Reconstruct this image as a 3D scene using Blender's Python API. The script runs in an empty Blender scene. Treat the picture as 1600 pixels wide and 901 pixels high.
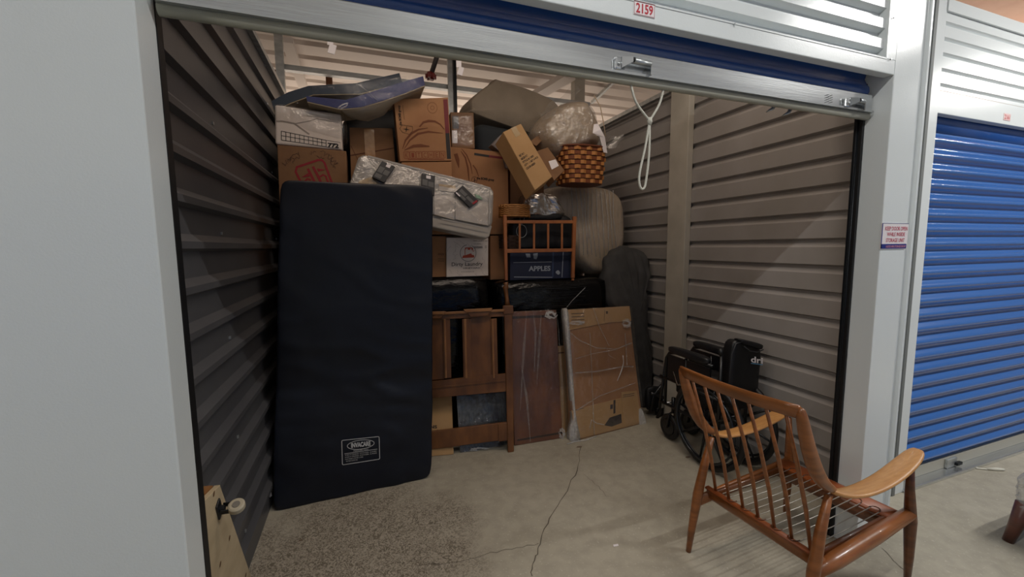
import bpy, math, random
from mathutils import Vector, Matrix, noise
random.seed(7)
SC = bpy.context.scene
COL = SC.collection
PI = math.pi

# ------------------------------------------------------------------ camera
YAW, PITCH, ROLL, FPX = 0.3456, 0.1016, -0.00888, 642.46
CAM = Vector((0, 0, 1.5))
_f = Vector((math.sin(YAW)*math.cos(PITCH), math.cos(YAW)*math.cos(PITCH), -math.sin(PITCH)))
_r0 = Vector((math.cos(YAW), -math.sin(YAW), 0)); _u0 = _r0.cross(_f)
_r = _r0*math.cos(ROLL) + _u0*math.sin(ROLL)
_u = _u0*math.cos(ROLL) - _r0*math.sin(ROLL)
cam = bpy.data.cameras.new('camera'); camo = bpy.data.objects.new('camera', cam); COL.objects.link(camo)
cam.sensor_width = 36; cam.lens = FPX/1600*36; cam.clip_start = 0.02; cam.clip_end = 100
camo.matrix_world = Matrix(((_r.x, _u.x, -_f.x, CAM.x), (_r.y, _u.y, -_f.y, CAM.y), (_r.z, _u.z, -_f.z, CAM.z), (0, 0, 0, 1)))
SC.camera = camo

# ------------------------------------------------------------------ light
SC.view_settings.view_transform = 'Standard'; SC.view_settings.look = 'None'
SC.view_settings.gamma = 1; SC.view_settings.use_curve_mapping = False
SC.view_settings.exposure = 0.12
w = bpy.data.worlds.new('world'); SC.world = w; w.use_nodes = True
w.node_tree.nodes['Background'].inputs[0].default_value = (1, 0.95, 0.9, 1)
w.node_tree.nodes['Background'].inputs[1].default_value = 0.05
def area(loc, sx, sy, power, color, rot=(0, 0, 0)):
    l = bpy.data.lights.new('area', 'AREA'); l.shape = 'RECTANGLE'; l.size = sx; l.size_y = sy
    l.energy = power; l.color = color
    o = bpy.data.objects.new('area', l); COL.objects.link(o); o.location = loc; o.rotation_euler = rot
    return o
COOL = (1.0, 0.985, 0.95); WARM = (1.0, 0.83, 0.68)
for lx, lp in ((-2.5, 30), (0.9, 20), (3.95, 52), (6.55, 44)):          # tubes over the corridor
    area((lx, 0.12, 3.28), 1.25, 0.035, lp, COOL)
area((0.9, -1.2, 3.2), 5.5, 0.5, 4, COOL)                           # second row of the corridor
area((1.5, 6.4, 2.4), 5.0, 1.0, 46, WARM, (PI, 0, 0))                # unseen up-light added behind the unit to brighten the ceiling
area((-2.6, 3.0, 2.4), 1.0, 2.5, 16, WARM, (PI, 0, 0))  # unseen up-light added on the left for ceiling brightness
area((5.4, 2.5, 2.3), 1.6, 1.6, 34, WARM, (PI, 0, 0))  # unseen up-light added to brighten the insulation on the right
area((0.9, 1.85, 3.36), 2.6, 0.3, 20, WARM)                          # unseen warm fill added above the unit to light the pile fronts

# ------------------------------------------------------------------ pixel rays -> real points
def ray(x, y): return _f + _r*((x-800)/FPX) - _u*((y-450.5)/FPX)
def pY(x, y, Y): d = ray(x, y); return CAM + d*((Y-CAM.y)/d.y)
def pX(x, y, X): d = ray(x, y); return CAM + d*((X-CAM.x)/d.x)
def pZ(x, y, Z=0.0): d = ray(x, y); return CAM + d*((Z-CAM.z)/d.z)

# ------------------------------------------------------------------ materials
def lin(c):
    if isinstance(c, str): c = [int(c[i:i+2], 16)/255 for i in (0, 2, 4)]
    return [(v/12.92 if v <= 0.04045 else ((v+0.055)/1.055)**2.4) for v in c]
MATS = {}
def mat(name, col, rough=0.6, metal=0.0, col2=None, scale=6, stretch=(1, 1, 1), bump=0.0, bscale=40, detail=4, spec=0.5, lo=0.35, hi=0.65, coat=0):
    if name in MATS: return MATS[name]
    m = bpy.data.materials.new(name); m.use_nodes = True; nt = m.node_tree; N = nt.nodes; L = nt.links
    b = N['Principled BSDF']
    b.inputs['Base Color'].default_value = (*lin(col), 1); b.inputs['Roughness'].default_value = rough
    b.inputs['Metallic'].default_value = metal; b.inputs['Specular IOR Level'].default_value = spec
    b.inputs['Coat Weight'].default_value = coat
    tc = N.new('ShaderNodeTexCoord'); mp = N.new('ShaderNodeMapping'); mp.inputs['Scale'].default_value = stretch
    L.new(tc.outputs['Object'], mp.inputs['Vector'])
    if col2:
        n = N.new('ShaderNodeTexNoise'); n.inputs['Scale'].default_value = scale; n.inputs['Detail'].default_value = detail
        r = N.new('ShaderNodeValToRGB'); r.color_ramp.elements[0].position = lo; r.color_ramp.elements[1].position = hi
        r.color_ramp.elements[0].color = (*lin(col), 1); r.color_ramp.elements[1].color = (*lin(col2), 1)
        L.new(mp.outputs[0], n.inputs['Vector']); L.new(n.outputs['Fac'], r.inputs[0]); L.new(r.outputs[0], b.inputs['Base Color'])
    if bump:
        n2 = N.new('ShaderNodeTexNoise'); n2.inputs['Scale'].default_value = bscale; n2.inputs['Detail'].default_value = 5
        bp = N.new('ShaderNodeBump'); bp.inputs['Strength'].default_value = bump; bp.inputs['Distance'].default_value = 0.01
        L.new(mp.outputs[0], n2.inputs['Vector']); L.new(n2.outputs['Fac'], bp.inputs['Height']); L.new(bp.outputs[0], b.inputs['Normal'])
    MATS[name] = m; return m
def film(name, base=0.10, tint='c9c4bd', rough=0.16, gl=0.22, scale=14, stretch=(1, 1, 1), streak=0.5):
    """thin clear plastic: mostly transparent, a little milky, wrinkled and glossy"""
    m = bpy.data.materials.new(name); m.use_nodes = True; nt = m.node_tree; N = nt.nodes; L = nt.links
    N.remove(N['Principled BSDF']); out = N['Material Output']
    tr = N.new('ShaderNodeBsdfTransparent'); df = N.new('ShaderNodeBsdfDiffuse'); df.inputs[0].default_value = (*lin(tint), 1)
    g = N.new('ShaderNodeBsdfGlossy'); g.inputs['Roughness'].default_value = rough
    tc = N.new('ShaderNodeTexCoord'); mp = N.new('ShaderNodeMapping'); mp.inputs['Scale'].default_value = stretch
    n = N.new('ShaderNodeTexNoise'); n.inputs['Scale'].default_value = scale; n.inputs['Detail'].default_value = 6; n.inputs['Distortion'].default_value = 1.2
    bp = N.new('ShaderNodeBump'); bp.inputs['Strength'].default_value = 0.9; bp.inputs['Distance'].default_value = 0.03
    L.new(tc.outputs['Object'], mp.inputs[0]); L.new(mp.outputs[0], n.inputs['Vector']); L.new(n.outputs['Fac'], bp.inputs['Height'])
    L.new(bp.outputs[0], g.inputs['Normal'])
    mr = N.new('ShaderNodeMapRange'); mr.inputs[1].default_value = 0.5; mr.inputs[2].default_value = 0.72; mr.inputs[3].default_value = base; mr.inputs[4].default_value = base+streak*0.5
    L.new(n.outputs['Fac'], mr.inputs[0])
    m1 = N.new('ShaderNodeMixShader'); L.new(mr.outputs[0], m1.inputs[0]); L.new(tr.outputs[0], m1.inputs[1]); L.new(df.outputs[0], m1.inputs[2])
    m2 = N.new('ShaderNodeMixShader'); m2.inputs[0].default_value = gl; L.new(m1.outputs[0], m2.inputs[1]); L.new(g.outputs[0], m2.inputs[2])
    L.new(m2.outputs[0], out.inputs[0]); return m

WHITE = mat('white_steel', 'dce1e1', 0.22, 0.0, bump=0.05, bscale=220, spec=0.6)
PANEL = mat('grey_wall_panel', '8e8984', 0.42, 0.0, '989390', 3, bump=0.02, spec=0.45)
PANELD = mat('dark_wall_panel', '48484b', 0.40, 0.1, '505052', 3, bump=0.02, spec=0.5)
DECK = mat('deck_white', 'd8cfc8', 0.55)
STEEL = mat('galvanised_steel', 'a9adae', 0.35, 0.7, 'c4c8c8', 9, (1, 3, 3), bump=0.05)
BRUSH = mat('bright_aluminium', 'd6d9da', 0.22, 0.85, 'bfc2c4', 4, (0.3, 6, 6), bump=0.03)
RUBBER = mat('olive_rubber', 'a09e8e', 0.3, 0.0, 'b4b2a4', 3, (0.4, 2, 8), bump=0.2, bscale=6)
BLACKR = mat('black_rubber', '0d0e10', 0.5)
TRACKM = mat('dark_track', '25282c', 0.35, 0.6)
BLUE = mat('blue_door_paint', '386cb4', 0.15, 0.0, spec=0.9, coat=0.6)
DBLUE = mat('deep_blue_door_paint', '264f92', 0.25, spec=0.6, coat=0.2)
CARD = mat('cardboard', '9a6d4a', 0.85, 0, 'a57852', 5, bump=0.05, bscale=60)
CARD2 = mat('pale_cardboard', 'b08a5c', 0.8, 0, 'b99366', 5, bump=0.04, bscale=60)
CARD3 = mat('dull_cardboard', '7d5b3f', 0.85, 0, '8b6747', 5, bump=0.05, bscale=60)
CARDW = mat('white_cardboard', 'dfd3ca', 0.75, 0, 'd6c9bf', 7)
TAPE = mat('clear_tape', 'a37e58', 0.18, 0, 'b48c63', 20, spec=0.9, bump=0.15, bscale=30)
INK = mat('black_ink', '191616', 0.7)
BROWNINK = mat('brown_ink', '5a3521', 0.8)
REDINK = mat('red_ink', '93222b', 0.7)
SIGNRED = mat('sign_red', 'b3122b', 0.5)
SIGNWHITE = mat('sign_white', 'e6dfe0', 0.4)
SIGNBLUE = mat('sign_blue', '1b2a78', 0.4)
WHITEINK = mat('white_ink', 'b9b9b9', 0.6)
MATTR = mat('dark_navy_nylon', '11151f', 0.42, 0, '151a26', 3, bump=0.5, bscale=3.5, spec=0.35)
TEAK = mat('teak', '96592b', 0.36, 0, '78461f', 7, (1, 1, 6), bump=0.04, coat=0.25)
TEAKD = mat('dark_teak', '6f4020', 0.34, 0, '532d15', 7, (1, 1, 6), bump=0.04, coat=0.3)
ARMW = mat('light_teak_arm', 'c48f54', 0.38, 0, 'b57f47', 22, (0.5, 5, 5), bump=0.03, coat=0.2)
OAKL = mat('lit_oak_edge', 'a06f40', 0.4, 0, '8a5c33', 9)  # paler oak paints the light caught by cornice, beads and crown
OAK = mat('headboard_oak', '7d5029', 0.42, 0, '5f3a1e', 8, (1.5, 1.5, 0.6), bump=0.06)
CRIB = mat('crib_maple', 'a8683a', 0.45, 0, '935730', 10, (1, 1, 1), bump=0.03)
MAHOG = mat('mahogany_veneer', '57352a', 0.5, 0, '79492b', 3, (2.5, 2.5, 0.7), bump=0.03)
BLKW = mat('black_stretch_wrap', '070708', 0.16, bump=1.0, bscale=8, stretch=(1, 1, 2), spec=0.28)
BEIGE = mat('beige_upholstery', 'c6b298', 0.9, 0, 'baa78e', 5)
CREAM = mat('cream_fabric', 'b59f84', 0.85, 0, 'bfa98e', 5, bump=0.15, bscale=20)
GREYB = mat('grey_moving_blanket', '3c3b3a', 0.95, 0, '474645', 9, bump=0.4, bscale=60)
NAVYF = mat('navy_foam', '252b5c', 0.6)
SLATEF = mat('slate_foam', '2d3846', 0.6)
CREAMF = mat('cream_foam', 'a3947c', 0.8)
BLKF = mat('black_fabric', '0c0c0e', 0.6, 0, '121215', 7, bump=0.3, bscale=18)
BLKP = mat('black_plastic', '101114', 0.3)
CHROME = mat('chrome', 'c0c3c6', 0.15, 1.0)
FOIL = mat('silver_foil', 'b9b3ae', 0.25, 0.9, bump=.5, bscale=12)
WIREM = mat('spring_wire', 'b5b1a6', 0.35, 0.6)
ROPE = mat('white_rope', 'cfccbe', 0.8, bump=0.4, bscale=220)
PLY = mat('plywood', 'b9a88a', 0.6, 0, 'a8977a', 4, (1, 1, 3), bump=0.04)
PLYE = mat('orange_wood', '9a6a3c', 0.6, 0, '85582f', 6)
TOTE = mat('milky_plastic', '9d978f', 0.25, 0, 'a8a29a', 5, spec=0.6, bump=0.1, bscale=7)
PAPER = mat('white_paper', 'bcb2a8', 0.6, 0, 'b0a69b', 8)
YELP = mat('yellow_paper', 'b49767', 0.6)
WICK = mat('wicker_brown', '6b3f20', 0.65, 0, '8a5730', 30)
WICKL = mat('wicker_light', 'a8743f', 0.6, 0, '96632f', 30)
WICKD = mat('wicker_dark', '5c2c16', 0.6, 0, '6b3519', 30)
STUD = mat('brown_stud', '6e4429', 0.8)
POSTM = mat('post_steel', 'b6b0a4', 0.5, 0.0, 'a8a296', 5, bump=0.05)
INSUL = mat('peach_insulation_foil', 'e0b8a0', 0.6, 0, 'cf9f86', 4, bump=0.5, bscale=4)
APPLEB = mat('apple_box_blue', '141c34', 0.7, 0, '18213c', 6)
REDP = mat('red_pipe', '7a2019', 0.4)
LEATHER = mat('dark_leather', '2a2d3a', 0.4, bump=0.2)
WALNUT = mat('walnut', '5c3326', 0.35, 0, '4a281d', 6, (1, 1, 4), coat=0.2)
FILM = film('clear_film'); FILMV = film('clear_film_vertical_folds', 0.06, streak=.5, gl=.10, rough=.2, stretch=(3, 3, 0.5), scale=9)
FILMH = film('cloudy_film', 0.10, scale=9, gl=0.14, streak=.14); FILML = film('film_fold_lines', 0.25, scale=30, gl=0.2); FILMD = film('thin_film', 0.03, gl=0.10, scale=9, streak=0.12, rough=.12)
FILMF = film('faint_fold', 0.07, scale=30, gl=0.12); FILMX = film('crisp_film', 0.0, gl=0.05, scale=10, streak=.08, rough=.1)
FILMW = film('white_crumpled_film', 0.55, 'e6e4e0', scale=30)

# concrete
def concrete():
    m = bpy.data.materials.new('concrete'); m.use_nodes = True; nt = m.node_tree; N = nt.nodes; L = nt.links; b = N['Principled BSDF']
    tc = N.new('ShaderNodeTexCoord')
    def noi(s, d=5, dist=0.0):
        n = N.new('ShaderNodeTexNoise'); n.inputs['Scale'].default_value = s; n.inputs['Detail'].default_value = d; n.inputs['Distortion'].default_value = dist
        L.new(tc.outputs['Object'], n.inputs['Vector']); return n
    def ramp(src, p0, c0, p1, c1):
        r = N.new('ShaderNodeValToRGB'); r.color_ramp.elements[0].position = p0; r.color_ramp.elements[1].position = p1
        r.color_ramp.elements[0].color = (*lin(c0), 1); r.color_ramp.elements[1].color = (*lin(c1), 1); L.new(src, r.inputs[0]); return r
    def mix(t, f, a, c):
        x = N.new('ShaderNodeMix'); x.data_type = 'RGBA'; x.blend_type = t
        if isinstance(f, float): x.inputs[0].default_value = f
        else: L.new(f, x.inputs[0])
        L.new(a, x.inputs[6])
        if isinstance(c, tuple): x.inputs[7].default_value = c
        else: L.new(c, x.inputs[7])
        return x.outputs[2]
    base = ramp(noi(1.4, 8, 0.8).outputs['Fac'], 0.36, 'a19a8a', 0.64, 'ada696')
    n2 = ramp(noi(14, 6, 0.3).outputs['Fac'], 0.35, 'c9c9c9', 0.6, 'ffffff')
    c = mix('MULTIPLY', 0.3, base.outputs[0], n2.outputs[0])
    sp = ramp(noi(70, 3).outputs['Fac'], 0.60, '000000', 0.75, 'ffffff')
    c = mix('MIX', sp.outputs[0], c, (*lin('b9b1a2'), 1))
    # scuffed glue residue near the left wall: worm-like grain with a ragged border
    sx = N.new('ShaderNodeVectorMath'); sx.operation = 'DISTANCE'; L.new(tc.outputs['Object'], sx.inputs[0]); sx.inputs[1].default_value = (-0.12, 2.05, 0)
    wob = noi(3.5, 4); ad = N.new('ShaderNodeMath'); ad.operation = 'MULTIPLY_ADD'; L.new(wob.outputs['Fac'], ad.inputs[0]); ad.inputs[1].default_value = 0.75; L.new(sx.outputs['Value'], ad.inputs[2])
    mk = N.new('ShaderNodeMapRange'); L.new(ad.outputs[0], mk.inputs[0]); mk.inputs[1].default_value = 0.78; mk.inputs[2].default_value = 1.08; mk.inputs[3].default_value = 1; mk.inputs[4].default_value = 0
    gr = noi(55, 4, 2.2); grr = ramp(gr.outputs['Fac'], 0.42, '6a6255', 0.56, 'a39a8b')
    c = mix('MIX', mk.outputs[0], c, grr.outputs[0])
    L.new(c, b.inputs['Base Color']); b.inputs['Roughness'].default_value = 0.62; b.inputs['Specular IOR Level'].default_value = 0.35
    h = N.new('ShaderNodeMath'); h.operation = 'MULTIPLY'; L.new(gr.outputs['Fac'], h.inputs[0]); L.new(mk.outputs[0], h.inputs[1])
    bp = N.new('ShaderNodeBump'); bp.inputs['Strength'].default_value = 0.5; bp.inputs['Distance'].default_value = 0.01; L.new(h.outputs[0], bp.inputs['Height']); L.new(bp.outputs[0], b.inputs['Normal'])
    return m
CONC = concrete()

# ------------------------------------------------------------------ mesh builder
WL = {}
class MB:
    def __init__(s): s.v = []; s.f = []
    def add(s, vs, fs):
        o = len(s.v); s.v += [Vector(p) for p in vs]; s.f += [tuple(i+o for i in f) for f in fs]; return s
    def box(s, x0, x1, y0, y1, z0, z1):
        return s.hexa([(x0, y0, z0), (x1, y0, z0), (x1, y0, z1), (x0, y0, z1)], [(x0, y1, z0), (x1, y1, z0), (x1, y1, z1), (x0, y1, z1)])
    def hexa(s, a, b):
        return s.add(list(a)+list(b), [(0, 1, 2, 3), (7, 6, 5, 4), (0, 4, 5, 1), (1, 5, 6, 2), (2, 6, 7, 3), (3, 7, 4, 0)])
    def prism(s, pts, off):                      # polygon swept by a vector
        n = len(pts); off = Vector(off)
        return s.add([Vector(p) for p in pts]+[Vector(p)+off for p in pts], [tuple(range(n)), tuple(range(2*n-1, n-1, -1))]+[(i, n+i, n+(i+1) % n, (i+1) % n) for i in range(n)])
    def obox(s, c, ax, ay, az):                  # oriented box: centre and half vectors
        c = Vector(c); ax = Vector(ax); ay = Vector(ay); az = Vector(az)
        q = lambda k: [c-ax+ay*k-az, c+ax+ay*k-az, c+ax+ay*k+az, c-ax+ay*k+az]
        return s.hexa(q(-1), q(1))
    def tube(s, pts, r, seg=10, closed=False, caps=True):
        pts = [Vector(p) for p in pts]; n = len(pts)
        R = r if isinstance(r, (list, tuple)) else [r]*n
        up = None; rings = []
        for i, p in enumerate(pts):
            if closed: t = (pts[(i+1) % n]-pts[i-1]).normalized()
            else: t = (pts[min(i+1, n-1)]-pts[max(i-1, 0)]).normalized()
            if up is None:
                up = Vector((0, 0, 1)) if abs(t.z) < 0.9 else Vector((1, 0, 0))
            a = (up-t*up.dot(t)).normalized(); up = a; b = t.cross(a)
            rings.append([p+(a*math.cos(2*PI*k/seg)+b*math.sin(2*PI*k/seg))*R[i] for k in range(seg)])
        vs = [q for g in rings for q in g]; fs = []
        for i in range(n if closed else n-1):
            for k in range(seg):
                j = (i+1) % n
                fs.append((i*seg+k, i*seg+(k+1) % seg, j*seg+(k+1) % seg, j*seg+k))
        if caps and not closed: fs += [tuple(range(seg-1, -1, -1)), tuple(range((n-1)*seg, n*seg))]
        return s.add(vs, fs)
    def sweep(s, secs):                          # list of equal-length rings of points
        n = len(secs[0]); vs = [p for g in secs for p in g]; fs = []
        for i in range(len(secs)-1):
            for k in range(n): fs.append((i*n+k, i*n+(k+1) % n, (i+1)*n+(k+1) % n, (i+1)*n+k))
        fs += [tuple(range(n-1, -1, -1)), tuple(range((len(secs)-1)*n, len(secs)*n))]
        return s.add(vs, fs)
    def grid(s, rows):
        m = len(rows[0]); return s.add([p for r in rows for p in r], [(i*m+j, i*m+j+1, (i+1)*m+j+1, (i+1)*m+j) for i in range(len(rows)-1) for j in range(m-1)])
    def ribbon(s, pts, wd, n):                   # flat printed stroke on a face
        pts = [Vector(p) for p in pts]; n = Vector(n); L = []
        for i, p in enumerate(pts):
            t = (pts[min(i+1, len(pts)-1)]-pts[max(i-1, 0)]).normalized(); q = n.cross(t).normalized()
            ww = wd[i] if isinstance(wd, (list, tuple)) else wd
            L.append([p-q*ww/2, p+q*ww/2])
        return s.grid(L)
    def build(s, name, m, parent=None, smooth=False, bevel=0.0, sub=0, base=None, label=None, seg=2):
        me = bpy.data.meshes.new(name)
        if parent is not None: off = WL[parent.name]
        else:
            if base is None:
                xs = [p.x for p in s.v]; ys = [p.y for p in s.v]; zs = [p.z for p in s.v]
                base = Vector(((min(xs)+max(xs))/2, (min(ys)+max(ys))/2, min(zs)))
            off = Vector(base)
        me.from_pydata([p-off for p in s.v], [], s.f); me.update()
        o = bpy.data.objects.new(name, me); COL.objects.link(o)
        if parent is not None: o.parent = parent
        else: o.location = off
        WL[o.name] = off
        me.materials.append(m)
        if smooth:
            for p in me.polygons: p.use_smooth = True
        if bevel:
            b = o.modifiers.new('bevel', 'BEVEL'); b.width = bevel; b.segments = seg; b.limit_method = 'ANGLE'; b.angle_limit = 0.6
        if sub:
            q = o.modifiers.new('sub', 'SUBSURF'); q.levels = sub; q.render_levels = sub
        if label: o['label'] = label
        return o
def thing(name, label, cat, loc, group=None):
    o = bpy.data.objects.new(name, None); COL.objects.link(o); o.location = loc; o.empty_display_size = 0.1
    WL[o.name] = Vector(loc); return tag(o, label, cat, group)
def tag(o, label, cat, group=None):
    o['label'] = label; o['category'] = cat
    if group: o['group'] = group
    return o
def struct(o): o['kind'] = 'structure'; return o

def puff(mb, c, h, ex=4.0, n=14, amp=0.0, fr=3.0, seed=0, rot=None, sag=0.0):
    """soft rounded block (superellipsoid) with lumps; h = half sizes"""
    c = Vector(c); rot = rot or Matrix.Identity(3)
    faces = []; vs = []; key = {}
    def vid(p):
        k = (round(p[0], 5), round(p[1], 5), round(p[2], 5))
        if k not in key: key[k] = len(vs); vs.append(Vector(p))
        return key[k]
    for ax in range(3):
        for sg in (-1, 1):
            for i in range(n):
                for j in range(n):
                    q = []
                    for (a, b) in ((0, 0), (1, 0), (1, 1), (0, 1)):
                        u = math.tan((-1+2*(i+a)/n)*PI/4); v = math.tan((-1+2*(j+b)/n)*PI/4)
                        p = [0, 0, 0]; p[ax] = sg; p[(ax+1) % 3] = u*sg; p[(ax+2) % 3] = v; q.append(vid(p))
                    faces.append(tuple(q))
    out = []
    for p in vs:
        l = (abs(p.x)**ex+abs(p.y)**ex+abs(p.z)**ex)**(1/ex); q = p/l
        d = 1+amp*noise.noise(Vector((q.x*fr+seed, q.y*fr-seed, q.z*fr)))*2 + amp*0.5*noise.noise(Vector((q.x*fr*3+seed, q.y*fr*3, q.z*fr*3)))*2
        q = Vector((q.x*h[0]*d, q.y*h[1]*d, q.z*h[2]*d)); q.z -= sag*(q.x/h[0])**2*h[2]
        out.append(c+rot@q)
    return mb.add(out, faces)

# ---- printed faces
class Face:
    """a flat face of a real object: corners TL, TR, BR, BL; u to the right, v down, both 0..1"""
    def __init__(s, q, lift=0.0015):
        s.q = [Vector(p) for p in q]; s.n = (s.q[3]-s.q[0]).cross(s.q[1]-s.q[0]).normalized()
        if s.n.dot(CAM-s.q[0]) < 0: s.n = -s.n
        s.l = lift
    def at(s, u, v, k=1): a, b, c, d = s.q; return (a*(1-u)+b*u)*(1-v)+(d*(1-u)+c*u)*v+s.n*s.l*k
    def rect(s, mb, u0, v0, u1, v1, k=1): return mb.add([s.at(u0, v0, k), s.at(u1, v0, k), s.at(u1, v1, k), s.at(u0, v1, k)], [(0, 3, 2, 1)])
    def line(s, mb, pts, w, k=1): return mb.ribbon([s.at(u, v, k) for u, v in pts], w, s.n)
    def poly(s, mb, pts, k=1): return mb.add([s.at(u, v, k) for u, v in pts], [tuple(range(len(pts)))])
    def text(s, mb, t, u0, v0, u1, v1, k=1, bold=0.0, rot=0):
        vs, fs = glyphs(t, bold)
        P = []
        for x, y in vs:                          # x,y in 0..1, y up
            if rot == 90: x, y = 1-y, x          # reads bottom to top
            P.append(s.at(u0+(u1-u0)*x, v1+(v0-v1)*y, k))
        return mb.add(P, fs)
_G = {}
def glyphs(t, bold=0.0):
    if (t, bold) in _G: return _G[(t, bold)]
    c = bpy.data.curves.new('g', 'FONT'); c.body = t; c.offset = bold; c.resolution_u = 3; c.align_x = 'CENTER'
    o = bpy.data.objects.new('g', c); COL.objects.link(o)
    dg = bpy.context.evaluated_depsgraph_get(); me = bpy.data.meshes.new_from_object(o.evaluated_get(dg))
    vs = [(v.co.x, v.co.y) for v in me.vertices]; fs = [tuple(p.vertices) for p in me.polygons]
    x0 = min(v[0] for v in vs); x1 = max(v[0] for v in vs); y0 = min(v[1] for v in vs); y1 = max(v[1] for v in vs)
    vs = [((x-x0)/(x1-x0), (y-y0)/(y1-y0)) for x, y in vs]
    bpy.data.objects.remove(o); bpy.data.curves.remove(c); bpy.data.meshes.remove(me)
    _G[(t, bold)] = (vs, fs); return vs, fs
def quadY(pts, Y, Yb=None):
    """TL,TR,BR,BL in the photo, standing on the plane(s) Y"""
    Yb = Y if Yb is None else Yb
    ys = Y if isinstance(Y, (list, tuple)) else (Y, Y, Yb, Yb)
    return [pY(*p, y) for p, y in zip(pts, ys)]
def carton(name, q, depth, m, label, cat='box', group=None, bev=0.004, tilt=(0, 0, 0)):
    """a cardboard box: front face q (TL,TR,BR,BL), going back by depth; body, plus lid flap seam as parts"""
    q = [Vector(p) for p in q]; off = Vector((0, depth, 0))+Vector(tilt)
    base = (q[2]+q[3])/2+off/2
    t = thing(name, label, cat, base, group)
    MB().hexa([q[3], q[2], q[1], q[0]], [q[3]+off, q[2]+off, q[1]+off, q[0]+off]).build('body', m, t, bevel=bev)
    return t, Face(q), off

# ================================================================== STRUCTURE
XL, XR, YB = -0.57, 2.49, 4.35                # partition walls and back of the unit
ZT = 2.74
# floor
f = MB().add([(-4, -2.2, 0), (12, -2.2, 0), (12, 9, 0), (-4, 9, 0)], [(0, 1, 2, 3)]).build('floor', CONC, base=(0, 0, 0)); struct(f)
ck = MB()
def crack(px, wds):
    P = [pZ(x, y) for x, y in px]; out = []; W = []
    for i in range(len(P)-1):
        for k in range(5):
            t = k/5; p = P[i].lerp(P[i+1], t); j = 0.008
            out.append(Vector((p.x+random.uniform(-j, j), p.y+random.uniform(-j, j), 0.0012))); W.append(wds*random.uniform(0.5, 1.3))
    ck.ribbon(out, W, (0, 0, 1))
crack([(908, 697), (903, 735), (880, 775), (858, 810), (842, 850), (836, 875), (827, 905)], 0.005)
crack([(842, 850), (800, 856), (757, 866), (700, 880), (650, 882)], 0.0025)
crack([(910, 740), (935, 760), (950, 780)], 0.002)
crack([(1378, 855), (1400, 880), (1425, 901)], 0.003)
ck.build('floor_crack', mat('crack_dark', '5d554a', 0.9), f)
st = MB()
for (x, y, a) in ((905, 698, .022), (1075, 714, .022), (470, 844, .012), (958, 852, .0)):
    if a:
        c = pZ(x, y); st.add([c+Vector((a*math.cos(k)*random.uniform(.7, 1.2), a*.6*math.sin(k)*random.uniform(.7, 1.2), 0.0013)) for k in [i*PI/6 for i in range(12)]], [tuple(range(12))])
st.build('floor_stain', mat('stain', '6b5a4a', 0.8), f)
c = pZ(962, 852); tag(MB().prism([c+Vector((-.015, -.006, 0.001)), c+Vector((.012, -.008, .001)), c+Vector((.016, .004, .001)), c+Vector((-.01, .007, .001))], (0, 0, .002)).build('paper_scrap', SIGNWHITE), 'tiny white paper scrap on the bare concrete, left of the wooden armchair', 'scrap')

def ribs_out(mb, x, y0, y1, z0, z1, sgn, period=0.152, phase=1.515, depth=0.024):
    prof = [(z0, 0)]; z = phase+math.ceil((z0-phase)/period)*period
    while z < z1-.04:
        if z-.025 > z0: prof += [(z-.024, 0), (z-.012, 1), (z+.012, 1), (z+.038, 0)]
        z += period
    prof.append((z1, 0))
    return mb.grid([[Vector((x-sgn*d*depth, y0, zz)), Vector((x-sgn*d*depth, y1, zz))] for zz, d in prof])
def ribbed(mb, x, y0, y1, z0, z1, sgn, period=0.152, phase=1.515, depth=0.026, gh=0.016, sl=0.010, sl2=0.026):
    """wall sheet at X=x, horizontal grooves going away from the room side (sgn = outward direction)"""
    prof = [(z0, 0)]
    k = math.ceil((z0-phase)/period); z = phase+k*period
    while z < z1-0.03:
        if z-gh/2-sl2 > z0: prof += [(z-gh/2-sl2, 0), (z-gh/2, 1), (z+gh/2, 1), (z+gh/2+sl, 0)]
        z += period
    prof.append((z1, 0))
    rows = [[Vector((x+sgn*d*depth, y0, zz)), Vector((x+sgn*d*depth, y1, zz))] for zz, d in prof]
    return mb.grid(rows)
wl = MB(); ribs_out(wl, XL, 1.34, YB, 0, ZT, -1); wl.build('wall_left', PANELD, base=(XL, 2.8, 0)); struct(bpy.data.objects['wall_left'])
scr = MB()
for k in range(12):
    for y in (2.1, 3.3):
        z = 0.2+k*0.228+(0.02 if k % 2 else 0); c = Vector((XL+.002, y+(0.0), z))
        scr.obox(c, (0.003, 0, 0), (0, .006, 0), (0, 0, .006))
scr.build('wall_screw', STEEL, bpy.data.objects['wall_left'])
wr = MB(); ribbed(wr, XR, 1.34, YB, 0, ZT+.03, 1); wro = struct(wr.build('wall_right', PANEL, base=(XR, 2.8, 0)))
MB().box(XL-.03, XL+.03, 1.34, YB, ZT, ZT+.035).build('wall_top_channel', STEEL, bpy.data.objects['wall_left'])
MB().box(XR-.03, XR+.03, 1.34, YB, ZT+.03, ZT+.065).build('wall_top_channel', STEEL, wro)
# post on the right wall
y0 = pX(1045, 300, XR-.05).y; y1 = pX(1073, 300, XR-.05).y
struct(MB().box(XR-.055, XR+.0, y1, y0, 0, ZT+.03).build('trim_1', POSTM, bevel=.004))
bk = MB()
pr = [(0, 0)]; z = 0.08
while z < 2.42: pr += [(z, 0), (z+.012, 1), (z+.04, 1), (z+.052, 0)]; z += .152
pr.append((2.45, 0)); bk.grid([[Vector((XL, YB+d*.02, zz)), Vector((XR, YB+d*.02, zz))] for zz, d in pr]); struct(bk.build('wall_back', PANEL))

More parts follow.
